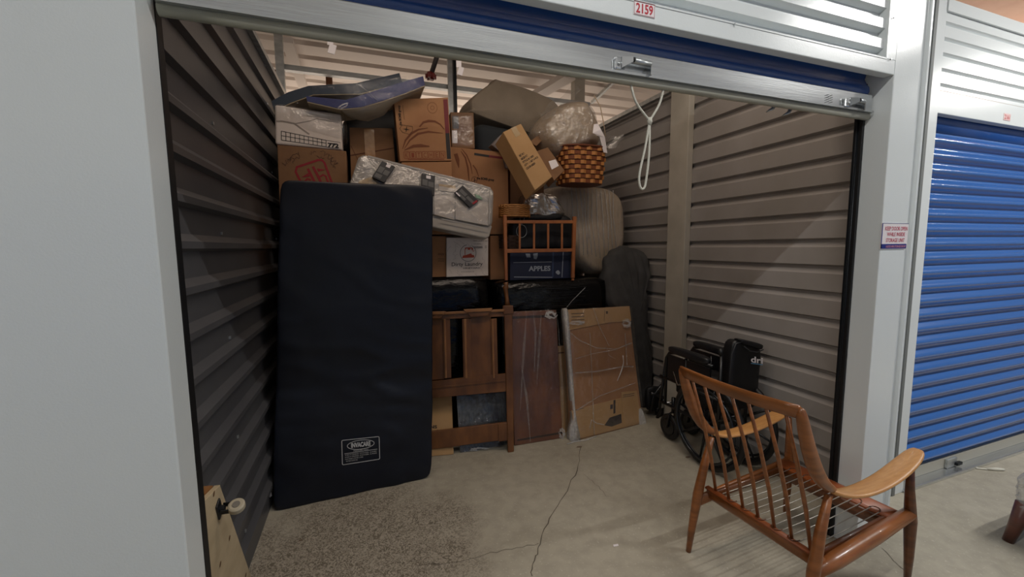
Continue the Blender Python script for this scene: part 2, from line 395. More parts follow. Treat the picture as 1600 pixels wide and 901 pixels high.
# front: white steel panels around the opening
OX0, OX1, YF = -0.455, 2.215, 1.20
struct(MB().box(-3.6, OX0, YF, 1.34, 0, 2.9).build('wall_front_left', WHITE, bevel=.004))
struct(MB().box(OX0-.006, OX0, 1.30, 1.34, 0, 2.23).build('trim_2', BLACKR))
ptr = thing('door_track', 'black vertical door track down the left side of the opening', 'track', (OX0, 1.32, 0))
MB().box(OX0-.02, OX0+.0015, 1.30, 1.338, 0, 2.23).build('channel', BLACKR, ptr, bevel=.003)
ptr = thing('door_track', 'dark metal vertical door track down the right side of the opening', 'track', (OX1, 1.32, 0))
MB().box(OX1-.012, OX1+.02, 1.30, 1.318, 0, 2.23).build('channel', BLACKR, ptr, bevel=.003)
MB().box(OX1-.014, OX1+.02, 1.323, 1.338, 0, 2.23).build('channel', TRACKM, ptr, bevel=.003)
MB().tube([(OX1-.010, 1.3205, 0), (OX1-.010, 1.3205, 2.23)], .004, 8).build('guide_strip', TRACKM, ptr, smooth=True)
# right pillar, stepping back to the next unit's line
PX1 = 2.475
pl = MB(); prf = [(OX1, 1.34), (OX1, YF), (PX1-.055, YF), (PX1-.045, YF+.012), (PX1-.018, YF+.012), (PX1-.012, YF+.02), (PX1-.012, 1.42), (PX1-.012, 1.45), (3.01, 1.45), (3.01, 1.34)]
prf = [(OX1, 1.34), (OX1, YF), (2.392, YF), (2.408, YF+.020), (2.452, YF+.020), (2.456, YF+.006), (PX1-.004, YF+.006), (PX1, YF+.02), (PX1, 1.34)]
pl.prism([(x, y, 0) for x, y in prf], (0, 0, 2.95)); struct(pl.build('wall_front_pillar', WHITE, bevel=.003))
struct(MB().box(2.53, 3.014, 1.414, 1.56, 0, 2.80).build('wall_front_step', WHITE, bevel=.003))
struct(MB().box(2.90, 2.925, 1.409, 1.414, 0, 2.80).build('gap_shade_strip', mat('gap_shade_grey', '6f7270', .6)))  # dark strip painted in for the shaded gap beside the pillar
# header over our door
struct(MB().box(OX0, OX1, YF, 1.24, 2.23, 2.29).build('trim_3', WHITE, bevel=.003))
hd = MB(); rows = []; z = 2.335; YH = YF
pr = [(2.285, .0)]
for k in range(7):
    a = 2.292+k*.082; pr += [(a, 0), (a+.010, .026), (a+.034, .026), (a+.044, 0)]
pr.append((2.95, 0)); XE = 2.155
hd.grid([[Vector((OX0, YH+.012+d, zz)), Vector((XE, YH+.012+d, zz))] for zz, d in pr])
ho = struct(hd.build('wall_front_header', WHITE))
MB().box(XE-.004, OX1+.002, YF, YF+.05, 2.29, 2.95).build('end_flange', WHITE, ho, bevel=.002)
MB().box(OX0, XE, YF-.002, YF+.012, 2.287, 2.293).build('lip', WHITE, ho)
for (x, y) in ((1147, 38), (1391, 93), (1396, 28)):
    c = pY(x, y, YF-.002); MB().tube([c, c+Vector((0, -.005, 0))], .0035, 8).build('screw', STEEL, ho)
# ceiling: ribbed deck and frame members above
ce = MB(); pr = []; y = -2.2
while y < 9: pr += [(y, 0), (y+.22, 0), (y+.25, 1), (y+.30, 1)]; y += .33
ce.grid([[Vector((-4, yy, 3.5+.045*d)), Vector((12, yy, 3.5+.045*d))] for yy, d in pr]); struct(ce.build('ceiling', DECK, base=(4, 3, 3.5)))
# far walls closing the hall
struct(MB().box(-4, 12, -2.2, -2.12, 0, 3.5).build('wall_hall', WHITE))
struct(MB().box(-4, 12, 9, 9.1, 0, 3.5).build('wall_far', DECK))
struct(MB().box(-4.1, -4, -2.2, 9, 0, 3.5).build('wall_far_left', DECK))
struct(MB().box(12, 12.1, -2.2, 9, 0, 3.5).build('wall_far_right', DECK))
hb = MB()
for x in (-3.4, 0.1, 3.6, 7.1):
    n = 26
    hb.grid([[Vector((x+a, -2.10+.018*math.cos(k*PI), .05+2.1*k/n)) for a in (0, 2.6)] for k in range(n+1)])
hdo = hb.build('door_3', BLUE); struct(hdo)

def cross(P, wv, hv): return [P-wv-hv, P+wv-hv, P+wv+hv, P-wv+hv]
# open frame members over the unit
fr1 = pY(446, 103, 4.28); fr2 = pY(760, 148, 4.28)
tag(MB().box(XL-.03, XR, 4.25, 4.31, fr1.z-.04, fr1.z+.005).build('frame_rail', STEEL), 'galvanised horizontal rail above the back of the storage unit', 'rail')
c = pY(441, 110, 4.22); tag(MB().box(c.x-.045, c.x+.02, 4.18, 4.24, 2.2, 3.5).build('frame_post', STEEL, bevel=.005), 'leftmost galvanised upright post, above the blue foam pads', 'post')
c = pY(706, 120, 4.22); pp = thing('frame_post', 'galvanised upright post behind the tall carton, at the middle of the unit', 'post', (c.x, 4.2, 2.2))
MB().box(c.x-.045, c.x+.0, 4.18, 4.22, 2.2, 3.5).build('web', STEEL, pp); MB().box(c.x+.005, c.x+.035, 4.16, 4.22, 2.2, 3.5).build('flange', TRACKM, pp)
c = pY(905, 130, 4.6); tag(MB().box(c.x-.06, c.x+.08, 4.6, 4.7, 2.2, 3.5).build('frame_post', POSTM, bevel=.004), 'beige upright post above the plastic wrapped beige cushion', 'post')
for (x, y, Y, ww, lb) in ((435, 125, 4.45, .05, 'reddish brown wooden stud beside the leftmost galvanised post'), (514, 124, 4.7, .06, 'short reddish brown wooden stud seen above the blue foam pads')):
    c = pY(x, y, Y); tag(MB().box(c.x-ww/2, c.x+ww/2, Y, Y+.05, 0, c.z+.09 if x < 450 else c.z+.04).build('wooden_stud', STUD), lb, 'stud')
def beam(a, b, wd, ht, name, m, label, cat='beam'):
    a = Vector(a); b = Vector(b); t = (b-a).normalized(); s_ = Vector((0, 0, 1)).cross(t).normalized(); u_ = t.cross(s_)
    mb = MB(); mb.sweep([cross(a, s_*wd/2, u_*ht/2), cross(b, s_*wd/2, u_*ht/2)])
    return tag(mb.build(name, m), label, cat)
def onz(x, y, z): return pZ(x, y, z)
beam(onz(448, 62, 3.40), onz(474, 136, 3.40), .10, .05, 'roof_purlin', DECK, 'white roof purlin running back on the left, above the blue foam pads')
beam(onz(890, 118, 3.35), onz(820, 160, 3.35), .16, .06, 'roof_purlin', DECK, 'wide white roof beam slanting up behind the beige bolster')
beam(onz(975, 112, 3.483), onz(925, 160, 3.483), .035, .035, 'brace_rod', STEEL, 'slanted galvanised brace above the plastic wrapped cushion', 'brace')
for (x, y, lb) in ((516, 68, 'small pale hanging bracket at the upper left of the ceiling'), (717, 103, 'white bent metal clip hanging beside the middle post')):
    c = pY(x, y, 3.0)
    t = thing('hanging_clip', lb, 'clip', c)
    MB().box(c.x-.018, c.x+.018, 3.0, 3.004, c.z-.01, 3.5).build('strap', SIGNWHITE, t)
    MB().obox(c+Vector((.01, -.005, -.035)), (.02, .008, 0), (0, .003, 0), (.008, 0, .028)).build('hook', SIGNWHITE, t)
a = pY(683, 88, 4.0); b = pY(673, 118, 4.0)
t = thing('sprinkler', 'slanted sprinkler pipe with a red head, between the blue pads and the middle post', 'sprinkler', b)
MB().tube([b+(a-b)*((3.5-b.z)/(a.z-b.z)), b], .022, 12).build('pipe', mat('dark_pipe', '4a4544', .4, .5), t, smooth=True)
MB().tube([b+(a-b)*.1, b-(a-b)*.15], .04, 12).build('head', REDP, t, smooth=True)
ri = MB()
for k in range(6):
    an = k*PI/3; ri.obox(b+Vector((.04*math.cos(an), .04*math.sin(an), -.01)), (.01, 0, 0), (0, .01, 0), (0, 0, .02))
ri.build('deflector', REDP, t)
# peach insulation over the neighbouring unit
g = []
for i in range(16):
    row = []
    for j in range(26):
        x = 3.5+j*.2; y = 1.47+i*.12; row.append(Vector((x, y, 3.08+.09*noise.noise(Vector((x*1.3, y*1.5, 0)))+.05*math.sin(x*5)+i*.01)))
    g.append(row)
o = MB().grid(g).build('ceiling_insulation', INSUL, smooth=True); struct(o)
# neighbouring unit front
NX = 3.01; NY = 1.42
struct(MB().box(NX, 6.4, NY, 1.46, 2.215, 2.335).build('trim_4', WHITE, bevel=.003))
pr = [(2.335, 0)]
for k in range(5):
    a = 2.35+k*.08; pr += [(a, 0), (a+.007, .014), (a+.013, .014), (a+.024, 0)]
pr.append((2.80, 0)); o = struct(MB().grid([[Vector((NX-.005, NY+d, zz)), Vector((6.4, NY+d, zz))] for zz, d in pr]).build('wall_front_right', WHITE))
MB().box(NX, 6.4, NY-.012, NY+.03, 2.74, 2.80).build('cap', WHITE, o)
t = thing('roller_door', 'closed blue corrugated roller door of the neighbouring unit', 'door', (4.7, 1.48, 0))
def curtain(x0, x1, y, z0, z1, per, amp):
    prf = []; z = z1; k = 0
    while z > z0+.01:
        big = (k % 8 == 7)
        for (dz, d) in ((0, 0), (.10, .07), (.20, .27), (.31, .58), (.42, .86), (.52, 1), (.62, .95), (.72, .70), (.82, .35), (.92, .06)):
            zz = z-dz*per
            if zz > z0: prf.append((zz, d))
        z -= per; k += 1
    prf.append((z0, 0))
    return MB().grid([[Vector((x0, y-d*amp, zz)), Vector((x1, y-d*amp, zz))] for zz, d in prf])
curtain(NX+.012, 6.4, 1.475, .095, 2.13, .0845, .031).build('curtain', BLUE, t, smooth=True)
MB().tube([(NX+.012, 1.58, 2.20), (6.4, 1.58, 2.20)], .115, 24).build('drum', DBLUE, t, smooth=True)
MB().box(NX+.012, 6.4, 1.462, 1.49, .022, .095).build('bottom_bar', mat('pale_bar', 'b7b4a8', .45, .2), t, bevel=.003)
MB().box(NX, 6.4, 1.40, 1.50, 0.0, .022).build('sill', BRUSH, t, bevel=.004)
l0 = pY(1484, 728, 1.455)
MB().box(l0.x-.05, l0.x+.06, 1.446, 1.462, .025, .085).build('latch', STEEL, t, bevel=.003)
MB().box(l0.x+.03, l0.x+.09, 1.43, 1.45, .035, .055).build('latch_bolt', TRACKM, t, bevel=.003)
struct(MB().box(NX, NX+.014, 1.44, 1.50, 0, 2.22).build('trim_5', BLACKR))
c = pZ(1542, 734); tg = thing('rope_handle', 'short off-white pull rope lying on the floor by the blue door', 'rope', c)
MB().tube([c+Vector((-.12, .10, .006)), c+Vector((-.06, .04, .006)), c+Vector((0, 0, .006))], .005, 8).build('cord', ROPE, tg, smooth=True)
MB().tube([c+Vector((0, 0, .009)), c+Vector((.05, -.025, .009)), c+Vector((.09, -.045, .009))], [.006, .011, .007], 10).build('knot', ROPE, tg, smooth=True)

# signs
def plate(x, y, Y, wd, ht, text, lb, mT, mP):
    c = pY(x, y, Y); q = [c+Vector((-wd/2, -.002, ht/2)), c+Vector((wd/2, -.002, ht/2)), c+Vector((wd/2, -.002, -ht/2)), c+Vector((-wd/2, -.002, -ht/2))]
    t = thing('number_plate', lb, 'sign', c)
    MB().hexa([q[3], q[2], q[1], q[0]], [p+Vector((0, .002, 0)) for p in (q[3], q[2], q[1], q[0])]).build('plate', mP, t)
    F = Face(q, .0006); m = MB()
    for (a, b, e, d) in ((.02, .03, .98, .06), (.02, .94, .98, .97), (.02, .03, .035, .97), (.965, .03, .98, .97)): F.rect(m, a, b, e, d)
    m.build('border', mT, t); m = MB(); F.text(m, text, .1, .14, .9, .86, bold=.025); m.build('digits', SIGNRED, t)
plate(1006.5, 15, YF, .083, .043, '2159', 'white door number plate with red digits 2159 above the open unit', mat('sign_border', 'a05a60', .5), SIGNWHITE)
plate(1573, 183, NY, .075, .040, '2161', 'small number sticker 2161 above the closed blue door', mat('pinkish', 'd39a98', .5), mat('sign_pinkwhite', 'e6cfcb', .5))
# keep door open sign: wraps slightly over the edge of the pillar face
sa = pY(1375, 348, YF-.003); sb = pY(1420, 349, YF-.003); sd = pY(1371, 389, YF-.003); se = pY(1416, 389, YF-.003)
sx0, sx1, sz1, sz0 = OX1-.004, sb.x, (sa.z+sb.z)/2, (sd.z+se.z)/2
q = [Vector((sx0, YF-.003, sz1)), Vector((sx1, YF-.003, sz1)), Vector((sx1, YF-.003, sz0)), Vector((sx0, YF-.003, sz0))]
t = thing('warning_sign', 'small sign reading KEEP DOOR OPEN WHILE INSIDE STORAGE UNIT on the white pillar', 'sign', (q[2]+q[3])/2)
MB().hexa([q[3], q[2], q[1], q[0]], [p+Vector((0, .003, 0)) for p in (q[3], q[2], q[1], q[0])]).build('plate', SIGNWHITE, t)
F = Face(q, .0008); m = MB(); F.rect(m, 0, .80, .97, .98); F.rect(m, 0, 0, 1, .015); F.rect(m, 0, 0, .03, .98); m.build('blue_band', SIGNBLUE, t)
m = MB(); F.text(m, 'KEEP DOOR OPEN', .12, .13, .96, .28, bold=.008); F.text(m, 'WHILE INSIDE', .2, .35, .88, .50, bold=.008); F.text(m, 'STORAGE UNIT', .18, .58, .88, .73, bold=.008)
m.build('lettering', mat('soft_red', 'c0405a', .5), t)
m = MB(); F.text(m, 'U-LOCK MINI STORAGE GROUP', .18, .85, .93, .94, k=2, bold=.02); m.build('lettering', mat('soft_pink', 'd08aa0', .5), t)

# our rolled-up door
DY = 1.275
dr = thing('roller_door', 'rolled up deep blue door with aluminium bottom bar over the open unit', 'door', (.9, 1.32, 2.07))
prf = []
for k in range(9):
    zz = 2.168+k*.02; prf.append((zz, .012*math.sin(k*1.15)))
MB().grid([[Vector((OX0+.012, DY+.02-d, zz)), Vector((OX1-.012, DY+.02-d, zz))] for zz, d in prf]).build('curtain', DBLUE, dr, smooth=True)
cy, cz, RR = 1.47, 2.36, .175
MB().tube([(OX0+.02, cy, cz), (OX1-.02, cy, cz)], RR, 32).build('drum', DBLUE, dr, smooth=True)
MB().box(OX0+.014, OX1-.014, DY-.006, DY+.016, 2.092, 2.168).build('bottom_bar', BRUSH, dr, bevel=.003)
MB().box(OX0+.014, OX1-.014, DY-.016, DY+.0, 2.088, 2.096).build('bar_lip', BRUSH, dr)
MB().tube([(OX0+.014, DY+.012, 2.080), (OX1*.5, DY+.012, 2.079), (OX1-.014, DY+.012, 2.078)], .016, 14).build('weather_seal', RUBBER, dr, smooth=True)
def latch(x, y, parent, w=.10):
    c = pY(x, y, DY-.01); m = MB()
    m.obox(c+Vector((0, -.004, 0)), (.013, 0, 0), (0, .008, 0), (0, 0, .021)); a = m.build('latch_plate', BRUSH, parent, bevel=.006)
    MB().tube([c+Vector((0, -.012, -.003)), c+Vector((0, -.016, -.003))], .006, 12).build('bolt', STEEL, a, smooth=True)
    MB().sweep([cross(c+Vector((.012, -.008, .004)), Vector((0, .004, 0)), Vector((0, 0, .018))), cross(c+Vector((.045, -.026, .010)), Vector((0, .004, 0)), Vector((0, 0, .008)))]).build('latch_arm', CHROME, parent)
    MB().tube([c+Vector((.045, -.026, .010)), c+Vector((.052, -.026, .010))], .008, 10).build('arm_tip', BLACKR, parent)
    MB().tube([c+Vector((.05, -.016, .012)), c+Vector((.05+w, -.016, .010))], .0095, 12).build('grip', STEEL, parent, smooth=True)
    MB().box(c.x+.05+w, c.x+.056+w, DY-.03, DY-.004, c.z-.026, c.z+.02).build('grip_bracket', CHROME, parent)
latch(964, 100, dr, .075); latch(1321, 161, dr, .045)
F = Face([pY(1290, 147, DY-.008), pY(1303, 149, DY-.008), pY(1303, 163, DY-.008), pY(1290, 161, DY-.008)], .0004); m = MB()
for k in range(8):
    u = (k % 2)*.45; v = (k//2)*.25; F.line(m, [(u, v+.15), (u+.2, v+.05), (u+.4, v)], .002)
m.build('stamped_marks', INK, dr)
for (x, y) in ((1207, 170), (1232, 176)):
    c = pY(x, y, 1.34); m = MB(); m.tube([c+Vector((.02, 0, .03)), c, c+Vector((-.022, .01, -.012))], [.008, .007, .003], 8); m.build('hanging_tab', STEEL, dr, smooth=True)
# pull rope
a = pY(985, 130, DY+.012); b = pY(1037, 138, DY+.012); k0 = pY(1015, 189, DY+.02); e = pY(1003, 293, DY+.02)
m = MB()
def cat(pts, n=6):
    P = [Vector(p) for p in pts]; P = [P[0]*2-P[1]]+P+[P[-1]*2-P[-2]]; out = []
    for i in range(1, len(P)-2):
        for s_ in range(n):
            t = s_/n; out.append(0.5*((2*P[i])+(P[i+1]-P[i-1])*t+(2*P[i-1]-5*P[i]+4*P[i+1]-P[i+2])*t*t+(3*P[i]-P[i-1]-3*P[i+1]+P[i+2])*t**3))
    out.append(P[-2]); return out
R_ = .0042
m.tube(cat([a, pY(994, 160, DY+.015), k0]), R_, 8); m.tube(cat([b, pY(1030, 163, DY+.015), k0]), R_, 8)
m.tube(cat([k0, pY(1008, 230, DY+.02), pY(999, 272, DY+.02), pY(1000, 291, DY+.02), e+Vector((.006, 0, -.004)), pY(1009, 284, DY+.02), pY(1014, 240, DY+.02), k0]), R_, 8)
rp = m.build('pull_rope', ROPE, smooth=True); tag(rp, 'white looped pull rope hanging from the open door bar', 'rope')
MB().tube([k0+Vector((0, 0, .012)), k0, k0-Vector((0, 0, .014))], [.007, .010, .007], 10).build('knot', ROPE, rp, smooth=True)
#PART2
# ================================================================== OBJECTS
class PP:
    """a real plane in the unit (through 3 points); at() finds where a sight line meets it"""
    def __init__(s, a, b, c):
        s.a = Vector(a); s.n = (Vector(b)-s.a).cross(Vector(c)-s.a).normalized()
        if s.n.dot(CAM-s.a) < 0: s.n = -s.n
    def at(s, x, y, k=0.0):
        d = ray(x, y); t = (s.a-CAM).dot(s.n)/d.dot(s.n); return CAM+d*t+s.n*k
    def slab(s, mb, px, t0, t1): return mb.prism([s.at(x, y, t1) for x, y in px], s.n*(t0-t1))
    def line(s, mb, px, w, k=.0015): return mb.ribbon([s.at(x, y, k) for x, y in px], w, s.n)
    def face(s, px, lift=.0015): return Face([s.at(x, y) for x, y in px], lift)
def R4(x0, y0, x1, y1): return [(x0, y0), (x1, y0), (x1, y1), (x0, y1)]
def wallY(Y, Yt=None):                                   # plane across the unit, optionally leaning back to Yt at 1 m up
    Yt = Y if Yt is None else Yt
    return PP((0, Y, 0), (1, Y, 0), (0, Yt, 1))
def slab(mb, q, thick, ex=8.0, n=14, amp=0.0, fr=3.0, seed=0, back=None, exz=None):
    q = [Vector(p) for p in q]; nb = Vector(back) if back else Vector((0, 1, 0))
    tmp = MB(); puff(tmp, (0, 0, 0), (1, 1, 1), ex, n, 0)
    base = len(mb.v)
    for p in tmp.v:
        u = (p.x+1)/2; v = (1-p.z)/2; P = (q[0]*(1-u)+q[1]*u)*(1-v)+(q[3]*(1-u)+q[2]*u)*v+nb*(thick*(p.y+1)/2)
        if amp:
            e = noise.noise_vector(P*fr+Vector((seed, 0, -seed)))*amp+noise.noise_vector(P*fr*3+Vector((seed, 0, -seed)))*amp*.35; P = P+e
        mb.v.append(P)
    mb.f += [tuple(i+base for i in f) for f in tmp.f]; return mb
def dome(mb, pts, depth, bulge, rings=6, amp=0.0, fr=5.0, seed=0, dirv=(0, 1, 0)):
    """closed soft body from an outline: full at mid depth, rounding in to the front and back"""
    pts = [Vector(p) for p in pts]; c = sum(pts, Vector())/len(pts); d = Vector(dirv)
    secs = []
    for i in range(2*rings+1):
        t = -1+i/rings; a = t*PI/2*.96; k = 1-bulge*(1-math.cos(a)); o = math.sin(a)*depth/2+depth/2
        ring = []
        for p in pts:
            P = c+(p-c)*k+d*o
            if amp: P = P+noise.noise_vector(P*fr+Vector((seed, 0, 0)))*amp
            ring.append(P)
        secs.append(ring)
    n = len(pts); vs = [p for r in secs for p in r]; fs = []
    for i in range(len(secs)-1):
        for k in range(n): fs.append((i*n+k, i*n+(k+1) % n, (i+1)*n+(k+1) % n, (i+1)*n+k))
    o = len(vs); cf = sum(secs[0], Vector())/n; cb = sum(secs[-1], Vector())/n
    fr_ = cf-d*depth*.02; vs += [cf, cb]
    for k in range(n): fs += [(o, (k+1) % n, k), (o+1, (len(secs)-1)*n+k, (len(secs)-1)*n+(k+1) % n)]
    return mb.add(vs, fs)
def smoothpoly(px, n=5):
    P = [Vector((x, y, 0)) for x, y in px]; m = len(P); out = []
    for i in range(m):
        a, b, c, d = P[i-1], P[i], P[(i+1) % m], P[(i+2) % m]
        for s_ in range(n):
            t = s_/n; q = 0.5*((2*b)+(c-a)*t+(2*a-5*b+4*c-d)*t*t+(3*b-a-3*c+d)*t**3); out.append((q.x, q.y))
    return out

def crumple(P, m, cx, cy, rx, ry, n, w, k):
    rs = random.Random(int(cx*7+cy))
    for i in range(n):
        pts = []; a = rs.uniform(0, 6.3)
        for j in range(6):
            a += rs.uniform(-1.2, 1.6); r = rs.uniform(.3, 1); pts.append((cx+rx*r*math.cos(a), cy+ry*r*math.sin(a)))
        m.ribbon([P.at(x, y, k+rs.uniform(0, .006)) for x, y in pts], w*rs.uniform(.5, 1.6), P.n)
# ---- dark mattress leaning at the front of the pile
bl = pZ(425, 800); br = pZ(675, 746); tl = pY(438, 281, 2.66); tr = pY(677, 291, 2.70)
mt = thing('mattress', 'tall dark navy mattress standing on end at the left of the unit', 'mattress', (bl+br)/2)
mm = MB(); slab(mm, [tl, tr, br+Vector((0, 0, .0)), bl], .12, 26, 64, .007, 2.2, 3, back=(0, 1, .05))
for v in mm.v:
    r_ = 1-abs(noise.noise(Vector((v.x*2.2, 3.1, v.z*7+v.x*1.5)))); v.y -= .012*max(0, r_-.72)/.28*(.4+.6*noise.noise(Vector((v.x*3, v.z*2, 0)))**2*4)
for v in mm.v: v.z = max(v.z, .002); v.x = max(v.x, XL+.028)
mb_ = mm.build('cover', MATTR, mt, smooth=True)
MP = PP(tl, tr, (bl+br)/2); FP = [(534, 686), (592, 680), (593, 715), (535, 724)]
F = Face([MP.at(x, y, .016) for x, y in FP], .002)
m = MB()
def rrect(F, m, u0, v0, u1, v1, w, ru, rv, k=1):
    pts = []
    for cu, cv, a0 in ((u1-ru, v0+rv, -90), (u1-ru, v1-rv, 0), (u0+ru, v1-rv, 90), (u0+ru, v0+rv, 180)):
        for i in range(4):
            a = math.radians(a0+i*30); pts.append((cu+ru*math.cos(a), cv+rv*math.sin(a)))
    pts.append(pts[0]); F.line(m, pts, w, k)
rrect(F, m, 0, 0, 1, 1, .004, .03, .05)
F.line(m, [(.5+.36*math.cos(a*PI/16), .26+.19*math.sin(a*PI/16)) for a in range(33)], .0035)
F.text(m, 'INVACARE', .24, .15, .76, .36, bold=.05)
F.line(m, [(.06, .56), (.94, .54)], .0028)
for i, (a, b) in enumerate(((.3, .7), (.08, .92), (.08, .92), (.08, .55), (.1, .4))):
    for k in range(2):
        F.text(m, ('PRESSURE CARE' if i == 0 else 'MATTRESS COVER CARE'), a, .47 if i == 0 else .60+.085*(i-1), b, .52 if i == 0 else .65+.085*(i-1))
        break
m.build('printed_label', WHITEINK, mt)
c = pY(421, 766, 2.60); m = MB(); m.prism([c+Vector((-.018, 0, .03)), c+Vector((.008, -.01, .045)), c+Vector((.012, -.01, -.03)), c+Vector((-.004, 0, -.045))], (0, .002, 0)); m.build('care_tag', SIGNWHITE, mt)
if False: sm = MB(); e0 = MP.at(676, 300, -.06); e1 = MP.at(676, 742, -.06); sm.tube([e0.lerp(e1, t/10)+Vector((.006+.004*math.sin(t), 0, 0)) for t in range(11)], .006, 8); sm.build('edge_seam', BLKF, mt, smooth=True)

# ---- black stretch-wrapped dressers that carry the pile
def wrapped(name, x0, x1, y0, y1, z0, z1, lb, seed):
    t = thing(name, lb, 'furniture', ((x0+x1)/2, (y0+y1)/2, z0))
    q = [(x0, y0, z1), (x1, y0, z1), (x1, y0, z0), (x0, y0, z0)]
    m = MB(); slab(m, q, y1-y0, 24, 16, .006, 6, seed); 
    for v in m.v: v.z = min(max(v.z, z0+.001), z1)
    m.build('wrapped_body', BLKW, t, smooth=True); return t
DZ1 = pY(720, 433, 3.06).z; DZ2 = pY(860, 437, 3.06).z
xa1 = pY(766, 450, 3.06).x; xb0 = pY(776, 450, 3.06).x; xb1 = pY(950, 450, 3.06).x
wa = wrapped('wrapped_dresser', -.50, xa1, 3.06, 3.75, 0, DZ1, 'black stretch-wrapped dresser behind the oak headboard, under the white winery box', 1)
wb = wrapped('wrapped_dresser', xb0, xb1, 3.06, 3.85, 0, DZ2, 'black stretch-wrapped dresser under the small maple crib rail', 5)
m = MB(); W3 = wallY(3.055)
W3.line(m, [(885, 480), (893, 470), (900, 463), (908, 455), (914, 449)], .006, .004); m.build('wrap_edge_glint', mat('wrap_glint', '9a9a98', .3), wb)  # grey line along the wrap edge, its glint put into the colour
m = MB()
for k in range(22):
    y = 445+k*2.1; x0 = 828+random.uniform(-6, 8); W3.line(m, [(x0, y), (x0+40, y+random.uniform(-1, 1)), (x0+75+random.uniform(-10, 15), y-2)], .0018, .0045)
m.build('wrap_ridges', mat('wrap_ridge', '1c1c1e', .3, spec=.8), wb)

# ---- cartons ------------------------------------------------------------
def tape_strip(F, u0, v0, u1, v1, parent, k=2):
    m = MB(); F.rect(m, u0, v0, u1, v1, k); m.build('tape', TAPE, parent)
# big box with the red house mark
q = quadY([(433, 226), (541, 236), (548, 432), (441, 432)], 3.10); q[2].z = q[3].z = DZ1+.002
t, F, off = carton('moving_box', q, .46, CARD3, 'brown moving box with a red logo and scribbled notes, behind the top of the mattress')
P = wallY(3.10); m = MB()
def pl_(P, m, pts, w): P.line(m, pts, w)
rr = [(462, 268), (464, 261), (470, 259), (497, 250), (503, 250), (507, 254), (524, 300)]
P.line(m, [(478, 300)]+rr[:1]+rr[1:], .014)
for poly in ([(471.5, 277), (481, 270.5), (483, 276), (479, 281), (474, 300), (484, 300), (488, 283)],):
    pass
for ln, w_ in (([(481, 263.5), (491, 283), (497, 300)], .016), ([(489, 260), (499, 279), (508, 300)], .016)): P.line(m, ln, w_)
P.slab(m, [(471, 277), (482, 270), (484, 275.5)], .0005, .0018); P.slab(m, [(495, 263), (508, 265), (498, 268)], .0005, .0018)
P.line(m, [(500, 276), (505, 273), (509, 275), (512, 283), (518, 300)], .012); P.line(m, [(486, 281), (480, 279), (476, 284), (480, 292)], .012)
m.build('printed_logo', REDINK, t)
m = MB()
def scribble(P, m, x, y, w, h, n, ang, wd=.003):
    a = math.radians(ang); pts = []
    for i in range(n):
        u = w*i/n; v = h*random.uniform(-.5, .5); pts.append((x+u*math.cos(a)-v*math.sin(a), y+u*math.sin(a)+v*math.cos(a)))
    P.line(m, pts, wd)
for s_ in ((443, 257, 20, 9, 12, -40), (452, 252, 22, 9, 12, -42), (458, 255, 18, 8, 9, -45), (484, 240, 12, 6, 7, -25), (495, 244, 14, 5, 8, 12), (500, 237, 25, 9, 14, 30), (513, 242, 22, 9, 12, 45), (515, 252, 16, 7, 8, 60), (522, 262, 10, 6, 7, -50)):
    m = MB(); scribble(P, m, *s_); m.build('handwriting', mat('faded_marker', '4d3528', .8), t)
side = MB(); a = pY(541, 236, 3.02)
# white archive box on top, under film
q = quadY([(429, 163), (533, 178), (535, 232), (430, 225)], 3.10)
zb = F.q[0].z+.004
q = [q[0], q[1], Vector((q[2].x, 3.10, F.q[1].z+.004)), Vector((q[3].x, 3.10, F.q[0].z+.004))]
t, F, off = carton('archive_box', q, .19, CARDW, 'white cardboard box marked 772 with a printed grid, under the blue foam pads', bev=.012)
m = MB()
for k in range(11): F.line(m, [(.09+.066*k, .655+.011*k), (.09+.066*k, .885+.006*k)], .0035)
for v0, v1 in ((.655, .77), (.77, .85), (.885, .945)): F.line(m, [(.09, v0), (.75, v1)], .0035)
F.line(m, [(.75, .77), (.97, .79), (.97, .985), (.75, .945)], .0025); F.text(m, '772', .775, .83, .945, .955, bold=.06)
m.build('printed_grid', INK, t)
m = MB(); F.line(m, [(.02, .42), (.12, .40), (.28, .42), (.40, .55), (.50, .66)], .010)
F.line(m, [(.30, .42), (.52, .30), (.62, .22), (.80, .24), (.95, .24)], .006); m.build('film_crease', mat('grey_crease', '9b8f86', .5), t)
g = MB(); slab(g, [q[0]+Vector((-.01, -.01, .01)), q[1]+Vector((.03, -.01, .012)), q[2]+Vector((.03, -.012, .06)), q[3]+Vector((-.008, -.012, .15))], .30, 12, 14, .012, 7, 2); g.build('plastic_wrap', FILMD, t, smooth=True)
# taped brown box behind
q = quadY([(546, 199), (613, 200), (622, 300), (550, 340)], 3.24); 
t, F, off = carton('moving_box', q, .30, CARD3, 'plain brown box with shiny tape, between the white 772 box and the tall carton')
tape_strip(F, .33, .02, .56, .8, t); m = MB(); F.rect(m, .0, .30, 1, .315, 1); m.build('flap_edge', BROWNINK, t)
m = MB(); F.line(m, [(.02, .2), (.55, .95)], .003); m.build('crease', BROWNINK, t)
Fb = F
